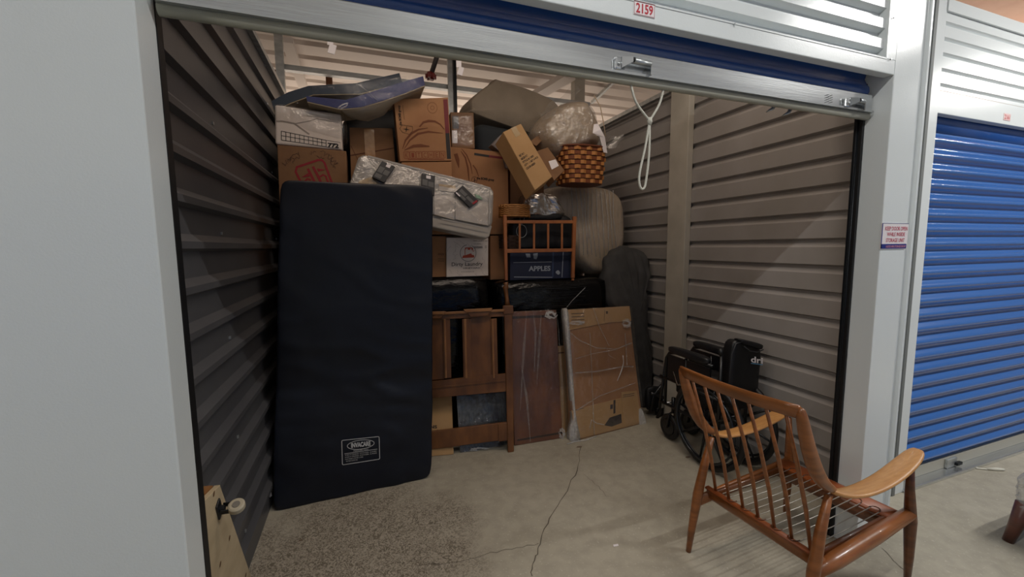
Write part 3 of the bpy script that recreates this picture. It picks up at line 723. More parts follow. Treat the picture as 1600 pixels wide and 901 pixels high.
# tall logo carton
P = wallY(3.11); q = quadY([(615, 155), (700, 152), (706, 251), (625, 252)], 3.11)
t, F, off = carton('tall_carton', q, .12, CARD, 'upright tan carton with curved brown strokes and a red and black edge stripe')
m = MB(); F.rect(m, .905, .03, .985, .56); m.build('red_stripe', mat('stripe_red', '6e2328', .7), t)
m = MB(); F.rect(m, .905, .56, .985, .97); m.build('black_stripe', mat('stripe_black', '2a2625', .7), t)
m = MB(); F.text(m, 'the BOMB group', .055, .10, .115, .42, rot=90, bold=.04); F.line(m, [(.15, .1), (.155, .33)], .002)
F.line(m, [(.055, .47), (.11, .41), (.20, .43), (.29, .44), (.29, .50), (.24, .57), (.10, .53), (.055, .47)], .0025)
for k in range(4):
    a = k*PI/2+.2; cx_, cy_ = .175, .485
    F.poly(m, [(cx_+.065*math.cos(a), cy_+.055*math.sin(a)), (cx_+.015*math.cos(a+PI/4), cy_+.013*math.sin(a+PI/4)), (cx_-.015*math.cos(a), cy_-.013*math.sin(a)), (cx_+.015*math.cos(a-PI/4), cy_+.013*math.sin(a-PI/4))])
m.build('side_logo', mat('soft_black', '3a2a1e', .8), t)
m = MB()
F.line(m, [(.42, .45), (.50, .38), (.60, .36), (.72, .37), (.82, .42), (.89, .50)], [.008, .014, .017, .014, .010, .004])
F.line(m, [(.07, .80), (.14, .66), (.26, .55), (.40, .49), (.58, .47)], [.004, .012, .016, .012, .003])
F.line(m, [(.10, .80), (.22, .66), (.38, .56), (.58, .53), (.86, .56)], [.003, .011, .015, .012, .003])
F.line(m, [(.10, .82), (.28, .755), (.42, .75), (.58, .765)], [.004, .02, .022, .008])
F.line(m, [(.69+.09*math.cos(a*PI/12), .155+.085*math.sin(a*PI/12)) for a in range(25)], .002)
F.line(m, [(.69+.035*math.cos(a*PI/12), .155+.03*math.sin(a*PI/12)) for a in range(25)], .002)
m.build('printed_strokes', mat('stroke_brown', '6e4027', .85), t)
m = MB()
for k in range(7): rrect(F, m, .085+.115*k, .845, .185+.115*k, .955, .003, .01, .01)
F.line(m, [(.15, .97), (.85, .975)], .005)
for k, ch in enumerate('KITCHEN'): F.text(m, ch, .11+.115*k, .865, .16+.115*k, .94)
m.build('stamped_boxes', mat('stroke_red', '84422a', .85), t)
m = MB(); q2 = [F.at(.52, .0, 0)+Vector((0, .03, .002)), F.at(.95, .0, 0)+Vector((0, .03, 0))]
# wide logo carton below
q = quadY([(626, 253), (793, 236), (795, 336), (640, 336)], 3.0)
q[0] = Vector((q[0].x, 3.0, pY(706, 228, 3.0).z)); q[1] = pY(793, 237, 3.0)
q[0] = pY(626, 252, 3.0)
P = wallY(3.25); base_z = pY(700, 335, 3.0).z
body = MB(); pts = [P.at(626, 254), P.at(706, 250), P.at(706, 228), P.at(793, 238), P.at(796, 336), P.at(634, 336)]
t = thing('wide_carton', 'wide tan carton with a short black and red bar, behind the clear tote', 'box', (P.at(715, 336)+Vector((0, .2, 0))))
q = [P.at(650, 230), P.at(793, 238), P.at(796, 366), P.at(655, 366)]
q[3].z = q[2].z; q[0].z = P.at(706, 228).z
MB().hexa([q[3], q[2], q[1], q[0]], [p+Vector((0, .38, 0)) for p in (q[3], q[2], q[1], q[0])]).build('body', CARD, t, bevel=.005)
m = MB(); P.line(m, [(741, 240.5), (764, 244)], .018); m.build('black_bar', mat('stripe_black', '2a2625'), t)
m = MB(); P.line(m, [(764, 244), (791, 247.5)], .018); m.build('red_bar', mat('stripe_red', '6e2328'), t)
m = MB(); P.line(m, [(720, 236), (727, 246), (731, 262), (733, 284)], [.004, .013, .014, .006]); P.line(m, [(721, 232), (729, 242), (735, 256), (738, 272)], [.003, .010, .010, .003]); P.line(m, [(739, 258), (744, 265), (748, 276)], [.009, .009, .004]); P.line(m, [(712, 240), (715, 250), (717, 262)], [.03, .03, .004])
m.build('printed_strokes', mat('stroke_brown', '6e4027'), t)
m = MB(); F = P.face([(745, 276), (772, 279), (772, 284), (745, 281)]); F.text(m, 'the BOMB group', 0, 0, 1, 1, bold=.05)
P.line(m, [(736, 283), (738, 277), (742, 276), (746, 279), (744, 285)], .003); P.line(m, [(741, 278), (742, 285)], .005); P.line(m, [(738, 284), (744, 281)], .004); m.build('small_logo', mat('soft_black', '3a2a1e'), t)
q = quadY([(627, 253.5), (706, 252.5), (706, 366), (632, 366)], 3.11); q[2].z = q[3].z
t, F, off = carton('moving_box', q, .12, CARD, 'plain brown box squeezed between the tall carton above and the clear tote below')
# wrapped small box behind
q = quadY([(704, 175), (740, 176), (742, 232), (706, 232)], 3.34); 
t, F, off = carton('wrapped_box', q, .2, CARD3, 'small brown box wrapped in shiny film behind the tall carton, with a white label')
m = MB(); F.rect(m, .03, .5, .25, .85); m.build('shipping_label', SIGNWHITE, t); m = MB(); F.rect(m, .05, .1, .33, .45); m.build('dark_sticker', mat('dkst', '4a4544', .5), t)
g = MB(); slab(g, [p+Vector((0, -.015, 0)) for p in F.q], .2, 14, 10, .008, 9, 4); g.build('plastic_wrap', FILMD, t, smooth=True)
wq = F
# dark bag behind the tall carton
m = MB(); slab(m, quadY([(530, 172), (680, 146), (690, 290), (535, 290)], 3.56), .3, 4, 14, .02, 4, 8); tag(m.build('dark_bag', BLKF, smooth=True), 'dark fabric bag behind the tall tan carton, under the foam pads', 'bag')

# ---- clear tote lying tilted with three packets
a = pY(564, 240, 3.0); b = pY(771, 290, 2.98); c = pY(768, 357, 2.92); d = pY(550, 300, 2.92)
TP = PP(a, b, c)
t = thing('clear_tote', 'long milky plastic storage tote lying tilted over the top edge of the mattress', 'tote', (c+d)/2)
q = [TP.at(562, 238), TP.at(772, 292), TP.at(770, 355), TP.at(540, 305)]
nb = -TP.n
m = MB(); slab(m, [p+nb*.012 for p in q], .10, 16, 16, 0, back=nb); m.build('body', TOTE, t, smooth=True)
m = MB(); TP.slab(m, [(540, 304), (771, 351), (766, 369), (760, 371), (545, 326)], -.115, -.022); m.build('side_wall', TOTE, t, bevel=.01)
m = MB(); slab(m, q, .03, 12, 14, 0, back=nb); m.build('lid', FILMH, t, smooth=True)
m = MB(); TP.slab(m, [(617, 256), (655, 266), (655, 300), (600, 288)], -.010, -.004); TP.slab(m, [(679, 302), (710, 308), (710, 343), (679, 335)], -.010, -.004); TP.slab(m, [(712, 305), (763, 316), (763, 352), (712, 342)], -.010, -.004); TP.slab(m, [(686, 290), (730, 298), (730, 302), (686, 297)], -.010, -.003)
m.build('paper_sheets', PAPER, t)
m = MB(); TP.slab(m, [(562, 282), (580, 276), (600, 290), (558, 288)], -.01, -.004); m.build('yellow_sheet', YELP, t); m = MB(); TP.slab(m, [(686, 287), (712, 290), (712, 297), (686, 296)], -.0095, -.0035); m.build('yellow_sheet', YELP, t)
m = MB(); TP.line(m, [(575, 244), (766, 294)], .010, .004); TP.line(m, [(765, 300), (764, 350)], .009, .004); TP.line(m, [(690, 342), (762, 357)], .008, .004); m.build('rim', mat('milky_rim', '9e9a96', .3), t)
m = MB(); TP.slab(m, [(742, 303), (750, 306), (755, 312), (744, 309)], -.004, .002); m.build('green_sticker', mat('faded_green', '7e9a84', .5), t)
m = MB(); 
for k in range(6): TP.line(m, [(619+k*4.5, 287+k*.9), (620+k*4.5, 292+k*.9)], .003, .003)
m.build('marker_writing', mat('marker', '5a504a'), t)
def packet(px, lb, pic, side=False):
    P4 = [TP.at(x, y, .022) for x, y in px]; cc = sum(P4, Vector())/4
    t = thing('small_packet', lb, 'packet', cc, None)
    MB().prism(P4, -TP.n*.018).build('case', mat('packet_dark', '2c2b2d', .35), t, bevel=.002)
    F = Face(P4, .001); m = MB(); F.rect(m, .08, .30, .46, .62); F.rect(m, .52, .36, .92, .62); F.rect(m, .1, .7, .6, .92); m.build('print', mat('packet_grey', '5c5b5a', .4), t)
    m = MB(); F.rect(m, *pic, k=1.5); m.build('tag', SIGNWHITE, t)
    return t, F
t_, F = packet([(597, 253), (617, 262), (600, 287), (581, 278)], 'dark packet lying tilted at the upper left end of the clear tote', (.42, .03, .72, .2))
t_, F = packet([(658, 272.5), (679, 276), (678, 307), (657, 300)], 'dark packet lying upright in the middle of the clear tote lid', (.35, .06, .68, .22))
t_, F = packet([(722, 291), (747, 315), (733, 325), (709, 302)], 'dark packet with a red end lying slanted at the right of the clear tote', (.05, .85, .3, .96))
m = MB(); F.rect(m, .9, .1, .99, .6, 1.5); m.build('red_end', REDINK, t_)

# ---- boxes standing on the left dresser
q = quadY([(650, 368), (697, 369), (697, 432), (650, 432)], 3.12); 
for i in (2, 3): q[i] = Vector((q[i].x, q[i].y, DZ1+.002))
t, F, off = carton('moving_box', q, .34, CARD, 'brown box with faint black print, left of the white winery box')
m = MB()
for k, (u, v) in enumerate(((.85, .42), (.88, .45), (.82, .55), (.86, .6))): m = MB(); F.line(m, [(.72, v), (.94, v+.005)], .003); m.build('print_line', INK, t)
q = quadY([(697.5, 371), (763, 371.5), (763, 432), (697.5, 432)], 3.10)
for i in (2, 3): q[i] = Vector((q[i].x, q[i].y, DZ1+.002))
t, F, off = carton('winery_box', q, .32, CARDW, 'white printed box reading Dirty Laundry Vineyard, on the black wrapped dresser')
LB = mat('box_black', '3c3431', .7)
for s_, b4 in (('Dirty Laundry', (.12, .63, .86, .755)), ('VINEYARD', (.38, .765, .80, .805)), ('summerland, bc', (.34, .865, .66, .89))): m = MB(); F.text(m, s_, *b4, bold=.01); m.build('lettering', LB, t)
m = MB(); F.text(m, 'DIRTY LAUNDRY RED', .64, .07, .98, .095); F.text(m, '12 X 750 ML', .64, .145, .82, .17)
for k in range(16): F.line(m, [(.66+.0125*k, .22), (.66+.0125*k, .275)], .0012 if k % 3 else .0026)
F.text(m, '12', .92, .2, .96, .26); m.build('lettering', mat('box_black', '3c3431', .7), t)
m = MB(); F.line(m, [(.51+.19*math.cos(a*PI/18), .395+.215*math.sin(a*PI/18)) for a in range(-6, 27)], .0035); m.build('logo_ring', mat('box_black2', '3a3a40', .7), t)
m = MB(); F.poly(m, [(.37, .50), (.39, .455), (.47, .44), (.58, .40), (.60, .44), (.65, .45), (.66, .51), (.37, .52)])
F.rect(m, .44, .25, .61, .275); F.rect(m, .43, .27, .46, .30); F.rect(m, .59, .26, .625, .32); F.rect(m, .50, .275, .56, .31); F.rect(m, .425, .30, .44, .44); F.line(m, [(.61, .34), (.64, .345), (.66, .335)], .005)
m.build('washing_press_mark', mat('coral', 'b4492f', .7), t)
m = MB(); rs = random.Random(4)
for k in range(26):
    u = rs.uniform(.04, .96); v = rs.uniform(.05, .95)
    if .3 < u < .72 and .15 < v < .82: continue
    pts = []; 
    for i in range(6): pts.append((min(max(u, .03), .97), min(max(v, .03), .97))); u += rs.uniform(-.05, .05); v += rs.uniform(.01, .05)
    m = MB(); F.line(m, pts, .0014, .5); m.build('contour_line', mat('contour', '9b8d88', .7), t)

# ---- right-middle: brown box, crib rail, apple box, baskets, foil
zc = DZ2+.002
q = quadY([(766, 368), (795, 368), (795, 437), (766, 437)], 3.25); 
for i in (2, 3): q[i] = Vector((q[i].x, q[i].y, zc))
t, F, off = carton('moving_box', q, .28, CARD, 'narrow visible brown box behind the left post of the maple crib rail')
q = quadY([(797, 389), (898, 388), (898, 434), (797, 434)], 3.12)
for i in (2, 3): q[i] = Vector((q[i].x, q[i].y, zc))
t, F, off = carton('apple_box', q, .16, APPLEB, 'dark blue apple carton reading APPLES, behind the crib rail')
P = wallY(3.12); m = MB()
F2 = P.face([(826, 415.5), (860, 415), (860, 423), (826, 423.5)]); F2.text(m, 'APPLES', 0, 0, 1, 1, bold=.03)
P.line(m, [(803, 432.5), (863, 433)], .006); P.line(m, [(880, 392), (878, 433)], .006); P.line(m, [(802, 410), (862, 409)], .004)
P.slab(m, [(821, 396), (828, 396), (829, 402), (823, 402)], .0005, .002); P.slab(m, [(833, 396), (840, 395), (840, 400), (838, 405), (834, 404)], .0005, .002)
P.slab(m, smoothpoly([(868, 425), (872, 422), (875, 426), (872, 429)], 3), .0005, .002); m.build('white_print', mat('pale_print', '8e95a0', .7), t)
m = MB(); P.line(m, [(864.5, 390), (863.5, 433)], .012, .001); m.build('corner_edge', mat('appleedge', '2c3b5a', .6), t)
aztop = F.q[0].z
# black bag inside
m = MB(); slab(m, quadY([(800, 338), (896, 334), (900, 391), (797, 391)], 3.15), .13, 5, 16, .012, 9, 3); 
for v in m.v: v.z = max(v.z, aztop+.003)
t = tag(m.build('black_bag', BLKF, smooth=True), 'crumpled black bag on the apple carton, behind the crib slats', 'bag')
m = MB(); P = wallY(3.13); m.tube([P.at(815+8*math.cos(a*PI/10), 361+10*math.sin(a*PI/10)) for a in range(20)], .0022, 6, closed=True)
m.tube([P.at(812, 337), P.at(813, 346), P.at(816, 351)], .002, 6); m.tube([P.at(820, 337), P.at(818, 346)], .002, 6); m.build('wire_ring', STEEL, t, smooth=True)
# crib rail standing on the dresser edge
P = wallY(3.075); t = thing('crib_end', 'small maple crib end with slats standing on the black wrapped dresser', 'crib', P.at(842, 437))
for x0, x1 in ((789, 791), (898, 895)): 
    m = MB(); P.slab(m, [(x0-3.2, 336 if x0 < 800 else 338), (x0+2.2, 336 if x0 < 800 else 338), (x1+2, 438 if x0 < 800 else 434), (x1-2.4, 438 if x0 < 800 else 434)], -.012, .012); m.build('post', CRIB, t, bevel=.004)
    c = P.at(x1, 437); MB().tube([c+Vector((0, 0, .012)), c+Vector((0, 0, -.004))], .011, 10).build('caster', CRIB, t)
m = MB(); P.slab(m, [(791, 344), (897, 344), (897, 349), (791, 349)], -.008, .008); m.build('rail', CRIB, t, bevel=.003)
m = MB(); P.slab(m, [(791, 389), (896, 388), (896, 393), (792, 395)], -.010, .010); m.build('rail', CRIB, t, bevel=.003)
for x in (812, 834.5, 856.5, 878):
    m = MB(); P.slab(m, [(x-1.7, 348), (x+1.5, 348), (x+1.3, 390), (x-1.6, 390)], -.005, .005); m.build('slat', CRIB, t, bevel=.002)
# weave helper
def weave(cen, rx, ry, z0, z1, flare, rows, cols, mA, mB_, parent, nm='weave', square=2.0, rotz=0.0, thick=.004):
    a_ = MB(); b_ = MB()
    def pos(an, z, off):
        k = 1+flare*(z-z0)/(z1-z0); cs, sn = math.cos(an), math.sin(an)
        r = 1/((abs(cs)**square+abs(sn)**square)**(1/square)); x = cs*r*(rx*k+off); y = sn*r*(ry*k+off)
        return Vector((cen[0]+x*math.cos(rotz)-y*math.sin(rotz), cen[1]+x*math.sin(rotz)+y*math.cos(rotz), z))
    hz = (z1-z0)/rows
    for i in range(rows):
        for j in range(cols):
            front = (i+j) % 2 == 0; mm_ = a_ if front else b_; off = thick if front else 0
            a0 = 2*PI*j/cols; a1 = 2*PI*(j+1)/cols; g_ = .10
            za, zb_ = z0+hz*(i+g_), z0+hz*(i+1-g_)
            w0 = pos(a0, za, -thick); P_ = [pos(a0, za, 0), pos((a0+a1)/2, za, off*2), pos(a1, za, 0)]; Q_ = [pos(a0, zb_, 0), pos((a0+a1)/2, zb_, off*2), pos(a1, zb_, 0)]
            mm_.grid([P_, Q_])
    core = MB(); sec = []
    for z in (z0, z1): sec.append([pos(2*PI*k/32, z, -thick) for k in range(32)])
    core.sweep(sec)
    return a_.build(nm, mA, parent), b_.build(nm, mB_, parent), core.build('lining', WICKD, parent), pos
# oval wicker lid box on the left of the foil
c = pY(808, 330, 3.08); zt_ = c.z
t = thing('wicker_basket', 'small oval light wicker basket on top beside the silver foil bag', 'basket', (c.x, 3.12, zt_-.05))
m = MB(); 
for k in range(6):
    z = zt_-.035+.016*k; m.tube([(c.x+.125*(1-.012*k)*math.cos(a*PI/16), 3.14+.09*math.sin(a*PI/16), z+.006*math.sin(a*3)) for a in range(32)], .009, 6, closed=True)
m.build('coil', WICKL, t, smooth=True)
MB().sweep([[Vector((c.x+.118*math.cos(a*PI/12), 3.14+.083*math.sin(a*PI/12), z)) for a in range(24)] for z in (zt_-.045, zt_+.03)]).build('lining', WICK, t)
m = MB()
for k in range(22):
    a = 2*PI*k/22; m.tube([(c.x+.128*math.cos(a), 3.14+.093*math.sin(a), zt_+.025), (c.x+.126*math.cos(a+.1), 3.14+.092*math.sin(a+.1), zt_+.05)], .005, 5)
m.build('braid', WICKL, t, smooth=True)
# dark round basket behind the crib slats
c = pY(802, 366, 3.13)
t = thing('dark_basket', 'dark woven basket half hidden behind the left crib slats', 'basket', (c.x, c.y+.02, c.z-.06))
weave((c.x-.01, 3.2), .075, .07, aztop+.004, aztop+.11, .1, 7, 18, mat('bask_a', '2a1c14', .7), mat('bask_b', '3a261a', .7), t)
# foil bag
m = MB(); q = quadY([(824, 300), (870, 303), (890, 337), (812, 340)], 3.13)
slab(m, q, .2, 6, 14, .018, 11, 12); t = tag(m.build('foil_bag', FOIL, smooth=False), 'crumpled silver foil bag above the crib rail', 'bag')
m = MB(); slab(m, quadY([(822, 335), (885, 334), (882, 344), (808, 344)], 3.12), .20, 4, 12, .008, 12, 5); tag(m.build('black_tray', BLKF, smooth=True), 'black crumpled plastic under the silver foil bag, at the top crib rail', 'plastic')

# ---- film-wrapped beige armchair on its end
out = smoothpoly([(858, 300), (872, 289), (900, 286), (940, 287), (966, 293), (981, 310), (986, 345), (984, 385), (972, 415), (955, 437), (932, 437), (905, 415), (893, 385), (880, 345), (862, 320)], 4)
P = wallY(3.33); m = MB(); dome(m, [P.at(x, y) for x, y in out], .50, .30, 7, .006, 6)
for v in m.v: v.z = max(v.z, DZ2+.012)
t = thing('wrapped_armchair', 'rounded beige upholstered armchair wrapped in clear stretch film, right of the crib rail', 'armchair', P.at(935, 437)+Vector((0, .25, 0)))
m.build('upholstery', BEIGE, t, smooth=True)
m = MB(); dome(m, [P.at(x, y)+(P.at(x, y)-P.at(925, 360)).normalized()*.008 for x, y in out], .58, .28, 7, .010, 9, 3); 
for v in m.v: v.y -= .012; v.z = max(v.z, DZ2+.003)
m.build('stretch_film', FILMV, t, smooth=True)
m = MB()
for k in range(11):
    x = 893+k*6.5; P2 = wallY(3.31); m.tube([P2.at(x, 292+k*.5), P2.at(x+2+3*math.sin(k), 340), P2.at(x+6, 400+3*math.cos(k))], .0035, 5)
m.build('film_folds', FILMW, t, smooth=True)  # white ribs on the folds stand in for streak highlights on the film

# ---- flat things leaning in front of the dressers
# oak headboard
HP = PP(pZ(679, 712), pZ(800, 704), pY(787, 487, 2.90))
t = thing('headboard', 'carved oak bed headboard with raised panels leaning between the mattress and the dark wood panel', 'headboard', HP.at(738, 708)*1.0)
WL[t.name].z = 0; t.location.z = 0
def hs(nm, px, t0, t1, bev=.003, mt_=OAK): m = MB(); HP.slab(m, px, t0, t1); return m.build(nm, mt_, t, bevel=bev)
X0 = 655
hs('panel', [(X0, 499), (692, 498), (694, 592), (X0, 596)], -.012, .0)
hs('panel', [(735, 496), (767, 494), (771, 586), (737, 589)], -.012, .0)
for a, b in ((691, 703), (722, 736), (766, 776)):
    sl = (b-a); k = .02*90
    hs('stile', [(a, 498), (b, 497), (b+k*1.2, 590), (a+k*1.2, 591)], -.022, .008)
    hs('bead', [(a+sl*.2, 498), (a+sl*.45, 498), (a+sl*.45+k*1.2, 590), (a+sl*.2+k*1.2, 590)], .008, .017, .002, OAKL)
hs('top_rail', [(X0, 492), (790, 485), (790, 494), (X0, 500)], -.02, .014)
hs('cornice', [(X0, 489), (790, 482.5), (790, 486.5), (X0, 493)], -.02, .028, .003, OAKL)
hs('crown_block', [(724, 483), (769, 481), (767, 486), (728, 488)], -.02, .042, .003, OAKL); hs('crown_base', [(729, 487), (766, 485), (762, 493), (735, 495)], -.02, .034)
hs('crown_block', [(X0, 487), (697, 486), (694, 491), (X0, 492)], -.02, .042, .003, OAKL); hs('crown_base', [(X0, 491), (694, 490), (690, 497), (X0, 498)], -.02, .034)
hs('middle_rail', [(X0, 597), (791, 583), (792, 611), (X0, 623)], -.022, .010)
hs('molding', [(X0, 606), (791, 592), (791, 595), (X0, 609)], .010, .015, .002)
hs('bottom_rail', [(X0, 676), (793, 659), (793, 686), (X0, 704)], -.022, .006)
hs('rail_block', [(778, 661), (793, 659), (793, 687), (779, 689)], .006, .014)
hs('post', [(787, 478), (800, 478), (802.5, 704), (793, 706)], -.03, .022, .005)
hs('post_cap', [(785.5, 477), (801, 477), (802, 490), (786, 491)], -.035, .028, .004)
m = MB(); m.tube([HP.at(793, 478), HP.at(792, 466), HP.at(790, 452), HP.at(790, 449), HP.at(791, 445), HP.at(790, 441)], [.022, .014, .017, .024, .014, .020], 12); m.build('finial', OAK, t, smooth=True)
# box and film behind the lower opening
P = PP(pZ(675, 716)+Vector((0, .03, 0)), pZ(708, 713)+Vector((0, .03, 0)), pY(690, 620, 2.99))
q = [P.at(650, 618), P.at(706, 618), P.at(709, 711), P.at(650, 717)]
t, F, off = carton('moving_box', [q[0], q[1], Vector((q[2].x, q[2].y, .002)), Vector((q[3].x, q[3].y, .002))], .05, CARD2, 'pale box standing on the floor behind the headboard, beside the mattress')
m = MB(); F2 = P.face([(664, 664), (683, 664), (683, 669), (664, 669)], .002); F2.text(m, 'ONS', 0, 0, 1, 1, bold=.04); F2 = P.face([(682, 671), (700, 669), (700, 674), (682, 676)], .002); F2.text(m, 'fragile', 0, 0, 1, 1); m.build('print', INK, t)
P = PP(pZ(718, 711), pZ(792, 698), pY(760, 600, 2.96)); P.a = P.a+Vector((0, .035, 0))
m = MB(); P.slab(m, [(714, 618), (792, 612), (794, 697), (720, 711)], -.015, 0)
t = tag(m.build('dark_board', mat('dark_glassy', '101214', .55, 0, '33363a', 5, (14, 14, .25))), 'dark panel wrapped in film, standing behind the lower opening of the headboard', 'panel')
m = MB(); P.slab(m, [(713, 617), (793, 611), (795, 696), (719, 712)], .004, .006); m.build('plastic_wrap', FILMX, t)
m = MB(); pts = [(738, 703), (745, 699), (752, 702), (760, 700), (768, 702), (774, 699)]
crumple(P, m, 750, 702, 18, 4, 12, .004, .012); m.build('bunched_wrap', FILMW, t)
# dark wood panel
a = pZ(808, 696); b = pZ(879, 684); W = PP(a, b, pY(835, 486, 2.93))
t = thing('wood_panel', 'reddish dark wood table top wrapped in cloudy film, leaning right of the headboard post', 'panel', (a+b)/2)
m = MB(); W.slab(m, [(797, 487), (869, 484), (879, 684), (804, 696)], -.028, 0); m.build('board', MAHOG, t, bevel=.003)
m = MB(); W.slab(m, [(799, 494), (870, 491), (870, 495), (799, 498)], 0, .001); m.build('edge_line', mat('dkline', '33221c'), t)
m = MB(); W.slab(m, [(808, 686), (878, 674), (879, 677), (808, 689)], 0, .001); m.build('edge_line', mat('dkline', '33221c'), t)
m = MB(); q = [W.at(796, 486), W.at(871, 483), W.at(880, 684.5), W.at(802, 697)]
slab(m, [p+W.n*.008 for p in q], .045, 30, 14, .002, 6, 3, back=-W.n)
for v in m.v: v.z = max(v.z, .001)
m.build('plastic_wrap', FILMX, t, smooth=True)
for px_ in ([(822, 487), (818, 540), (812, 640)], [(832, 487), (836, 520), (834, 580)], [(845, 487), (842, 530), (838, 600)], [(812, 560), (822, 620), (828, 690)], [(871, 500), (877, 600), (879, 680)]):
    m = MB(); W.line(m, px_, [.002, .022, .004], .012); m.build('film_fold', FILMF, t)
m = MB(); crumple(W, m, 860, 492, 11, 7, 12, .004, .014); m.build('bunched_film', FILMW, t)
m = MB(); crumple(W, m, 876, 676, 5, 10, 8, .004, .014); m.build('bunched_film', FILMW, t)
# narrow carton
a = pZ(873, 684); b = pZ(893, 679); Q = PP(a+Vector((0, .06, 0)), b+Vector((0, .06, 0)), pY(883, 545, 2.97))
q = [Q.at(872, 543), Q.at(896, 541), Q.at(897, 680), Q.at(876, 684)]; q[2].z = max(q[2].z, .002); q[3].z = max(q[3].z, .002)
t, F, off = carton('narrow_carton', q, .06, CARD2, 'narrow pale carton standing between the dark wood panel and the flat wrapped cardboard')
m = MB(); F.rect(m, 0, .055, 1, .07); m.build('seam', BROWNINK, t)
# flat cardboard package
a = pZ(893, 690); b = pZ(1005, 661); K = PP(a, b, pY(935, 480, 2.94))
t = thing('flat_package', 'large flat cardboard package bound in clear film, leaning in front of the black dresser', 'package', (a+b)/2)
out = [(884, 484), (983, 478), (986, 510), (1005, 661), (899, 689)]
m = MB(); K.slab(m, out, -.075, 0); m.build('board', CARD, t, bevel=.006)
m = MB(); K.slab(m, [(884, 484), (983, 478), (986, 501), (950, 504), (887, 516)], 0, .006); m.build('top_flap', CARD2, t, bevel=.002)
m = MB(); K.slab(m, [(893, 641), (995, 615), (1003, 660), (899, 686)], 0, .004); K.slab(m, [(970, 612), (994, 610), (1002, 658), (973, 664)], .004, .007); m.build('patch', CARD2, t)
m = MB(); K.slab(m, [(944, 664), (952, 652), (970, 646), (971, 660), (955, 666)], .004, .0052); K.slab(m, [(958, 625), (961, 624), (961, 645), (958, 646)], .004, .0052); K.slab(m, [(953, 632), (957, 631), (957, 638), (953, 639)], .004, .0052)
for yy in (616, 619): K.line(m, [(972, yy+1), (990, yy-2)], .004, .009)
K.line(m, [(894, 641), (912, 637)], .004, .006); m.build('print', mat('print_grey', '3d3431', .8), t)
m = MB(); 
for yy in (489, 494, 499): K.line(m, [(892, yy+1), (912, yy)], .006, .008)
K.line(m, [(944, 484), (943, 502)], .004, .008); K.slab(m, [(946, 486), (949, 486), (949, 490), (946, 490)], .006, .008); m.build('print', mat('print_brown', '5a4534', .8), t)
m = MB(); q = [K.at(882, 483), K.at(987, 477), K.at(1007, 661), K.at(893, 690)]
slab(m, [p+K.n*.012 for p in q], .10, 30, 16, .003, 7, 9, back=-K.n)
for v in m.v: v.z = max(v.z, .001)
m.build('plastic_wrap', FILMD, t, smooth=True)
m = MB()
for pts, w_ in (([(890, 520), (905, 532), (930, 543), (960, 545), (985, 536)], .008), ([(897, 582), (930, 580), (968, 573), (988, 572)], .012), ([(925, 480), (935, 510), (950, 540)], .007), ([(898, 560), (925, 552), (960, 546), (984, 535)], .006), ([(900, 640), (935, 618), (990, 598)], .008), ([(920, 520), (923, 580), (927, 680)], .008), ([(975, 520), (978, 570)], .010), ([(960, 560), (950, 555), (945, 540)], .004)):
    K.line(m, pts, w_, .014)
m.build('film_folds', FILML, t)
m = MB(); m.tube([K.at(971, 555, .018), K.at(972, 565, .02), K.at(969, 577, .022), K.at(962, 594, .022)], [.004, .003, .005, .003], 6); m.tube([K.at(919, 668, .02), K.at(922, 655, .02), K.at(929, 660, .03), K.at(940, 662, .03)], .0025, 6); m.build('loose_film_string', FILMW, t, smooth=True)
m = MB(); K.slab(m, smoothpoly([(882, 484), (886, 484), (888, 500), (891, 540), (895, 600), (899, 650), (906, 688), (893, 690), (892, 670), (896, 650), (892, 600), (888, 550), (884, 515)], 3), -.05, .010); m.build('crumpled_film_edge', FILMW, t, smooth=True)
m = MB(); K.slab(m, smoothpoly([(997, 640), (1002, 640), (1008, 661), (999, 664)], 3), -.03, .012); crumple(K, m, 977, 505, 8, 8, 12, .004, .012); crumple(K, m, 896, 672, 5, 16, 14, .004, .014); crumple(K, m, 900, 505, 14, 5, 8, .004, .012); m.build('crumpled_film_corner', FILMW, t)
# flattened wrap on the floor
m = MB(); c = [pZ(x, y)+Vector((0, 0, .004)) for x, y in ((886, 694), (900, 690), (915, 688), (932, 682))]; m.tube(c, .004, 6); tag(m.build('film_strip', FILMW, smooth=True), 'loose strip of white film on the floor before the flat cardboard package', 'film')

# ---- grey moving blanket draped on the far right
out = smoothpoly([(950, 478), (948, 435), (956, 402), (975, 387), (998, 384), (1017, 397), (1023, 412), (1016, 425), (1012, 440), (1016, 480), (1024, 540), (1031, 595), (1030, 640), (1018, 652), (1003, 655), (985, 560), (970, 500)], 4)
P = wallY(3.05); m = MB(); dome(m, [P.at(x, y) for x, y in out], .22, .35, 10, .028, 8, 4)
for v in m.v:
    v.y += .014*math.sin(v.x*75+v.z*4+2*math.sin(v.z*5)); v.x += .008*math.sin(v.x*60+v.z*3); v.z = max(v.z, .003); v.x = min(v.x, XR-.01)
lowz = min(v.z for v in m.v)
t = tag(m.build('moving_blanket', GREYB, smooth=True), 'dark grey moving blanket draped in a hump between the wrapped armchair and the wall post', 'blanket')

# ---- top of the pile, right
# big beige bolster cushion
out = smoothpoly([(735, 150), (770, 123), (782, 121), (862, 152), (880, 175), (866, 205), (855, 214), (836, 212), (740, 180), (731, 170)], 4)
P = wallY(3.60); m = MB(); dome(m, [P.at(x, y) for x, y in out], .50, .10, 6, .010, 4, 2)
t = thing('beige_cushion', 'large bare beige sofa cushion at the very top, left of the film wrapped cushion', 'cushion', P.at(800, 212)+Vector((0, .27, 0)))
m.build('cushion_body', mat('cushion_taupe', '8f8271', .9, 0, '9a8c7a', 6, bump=.3, bscale=60), t, smooth=True)
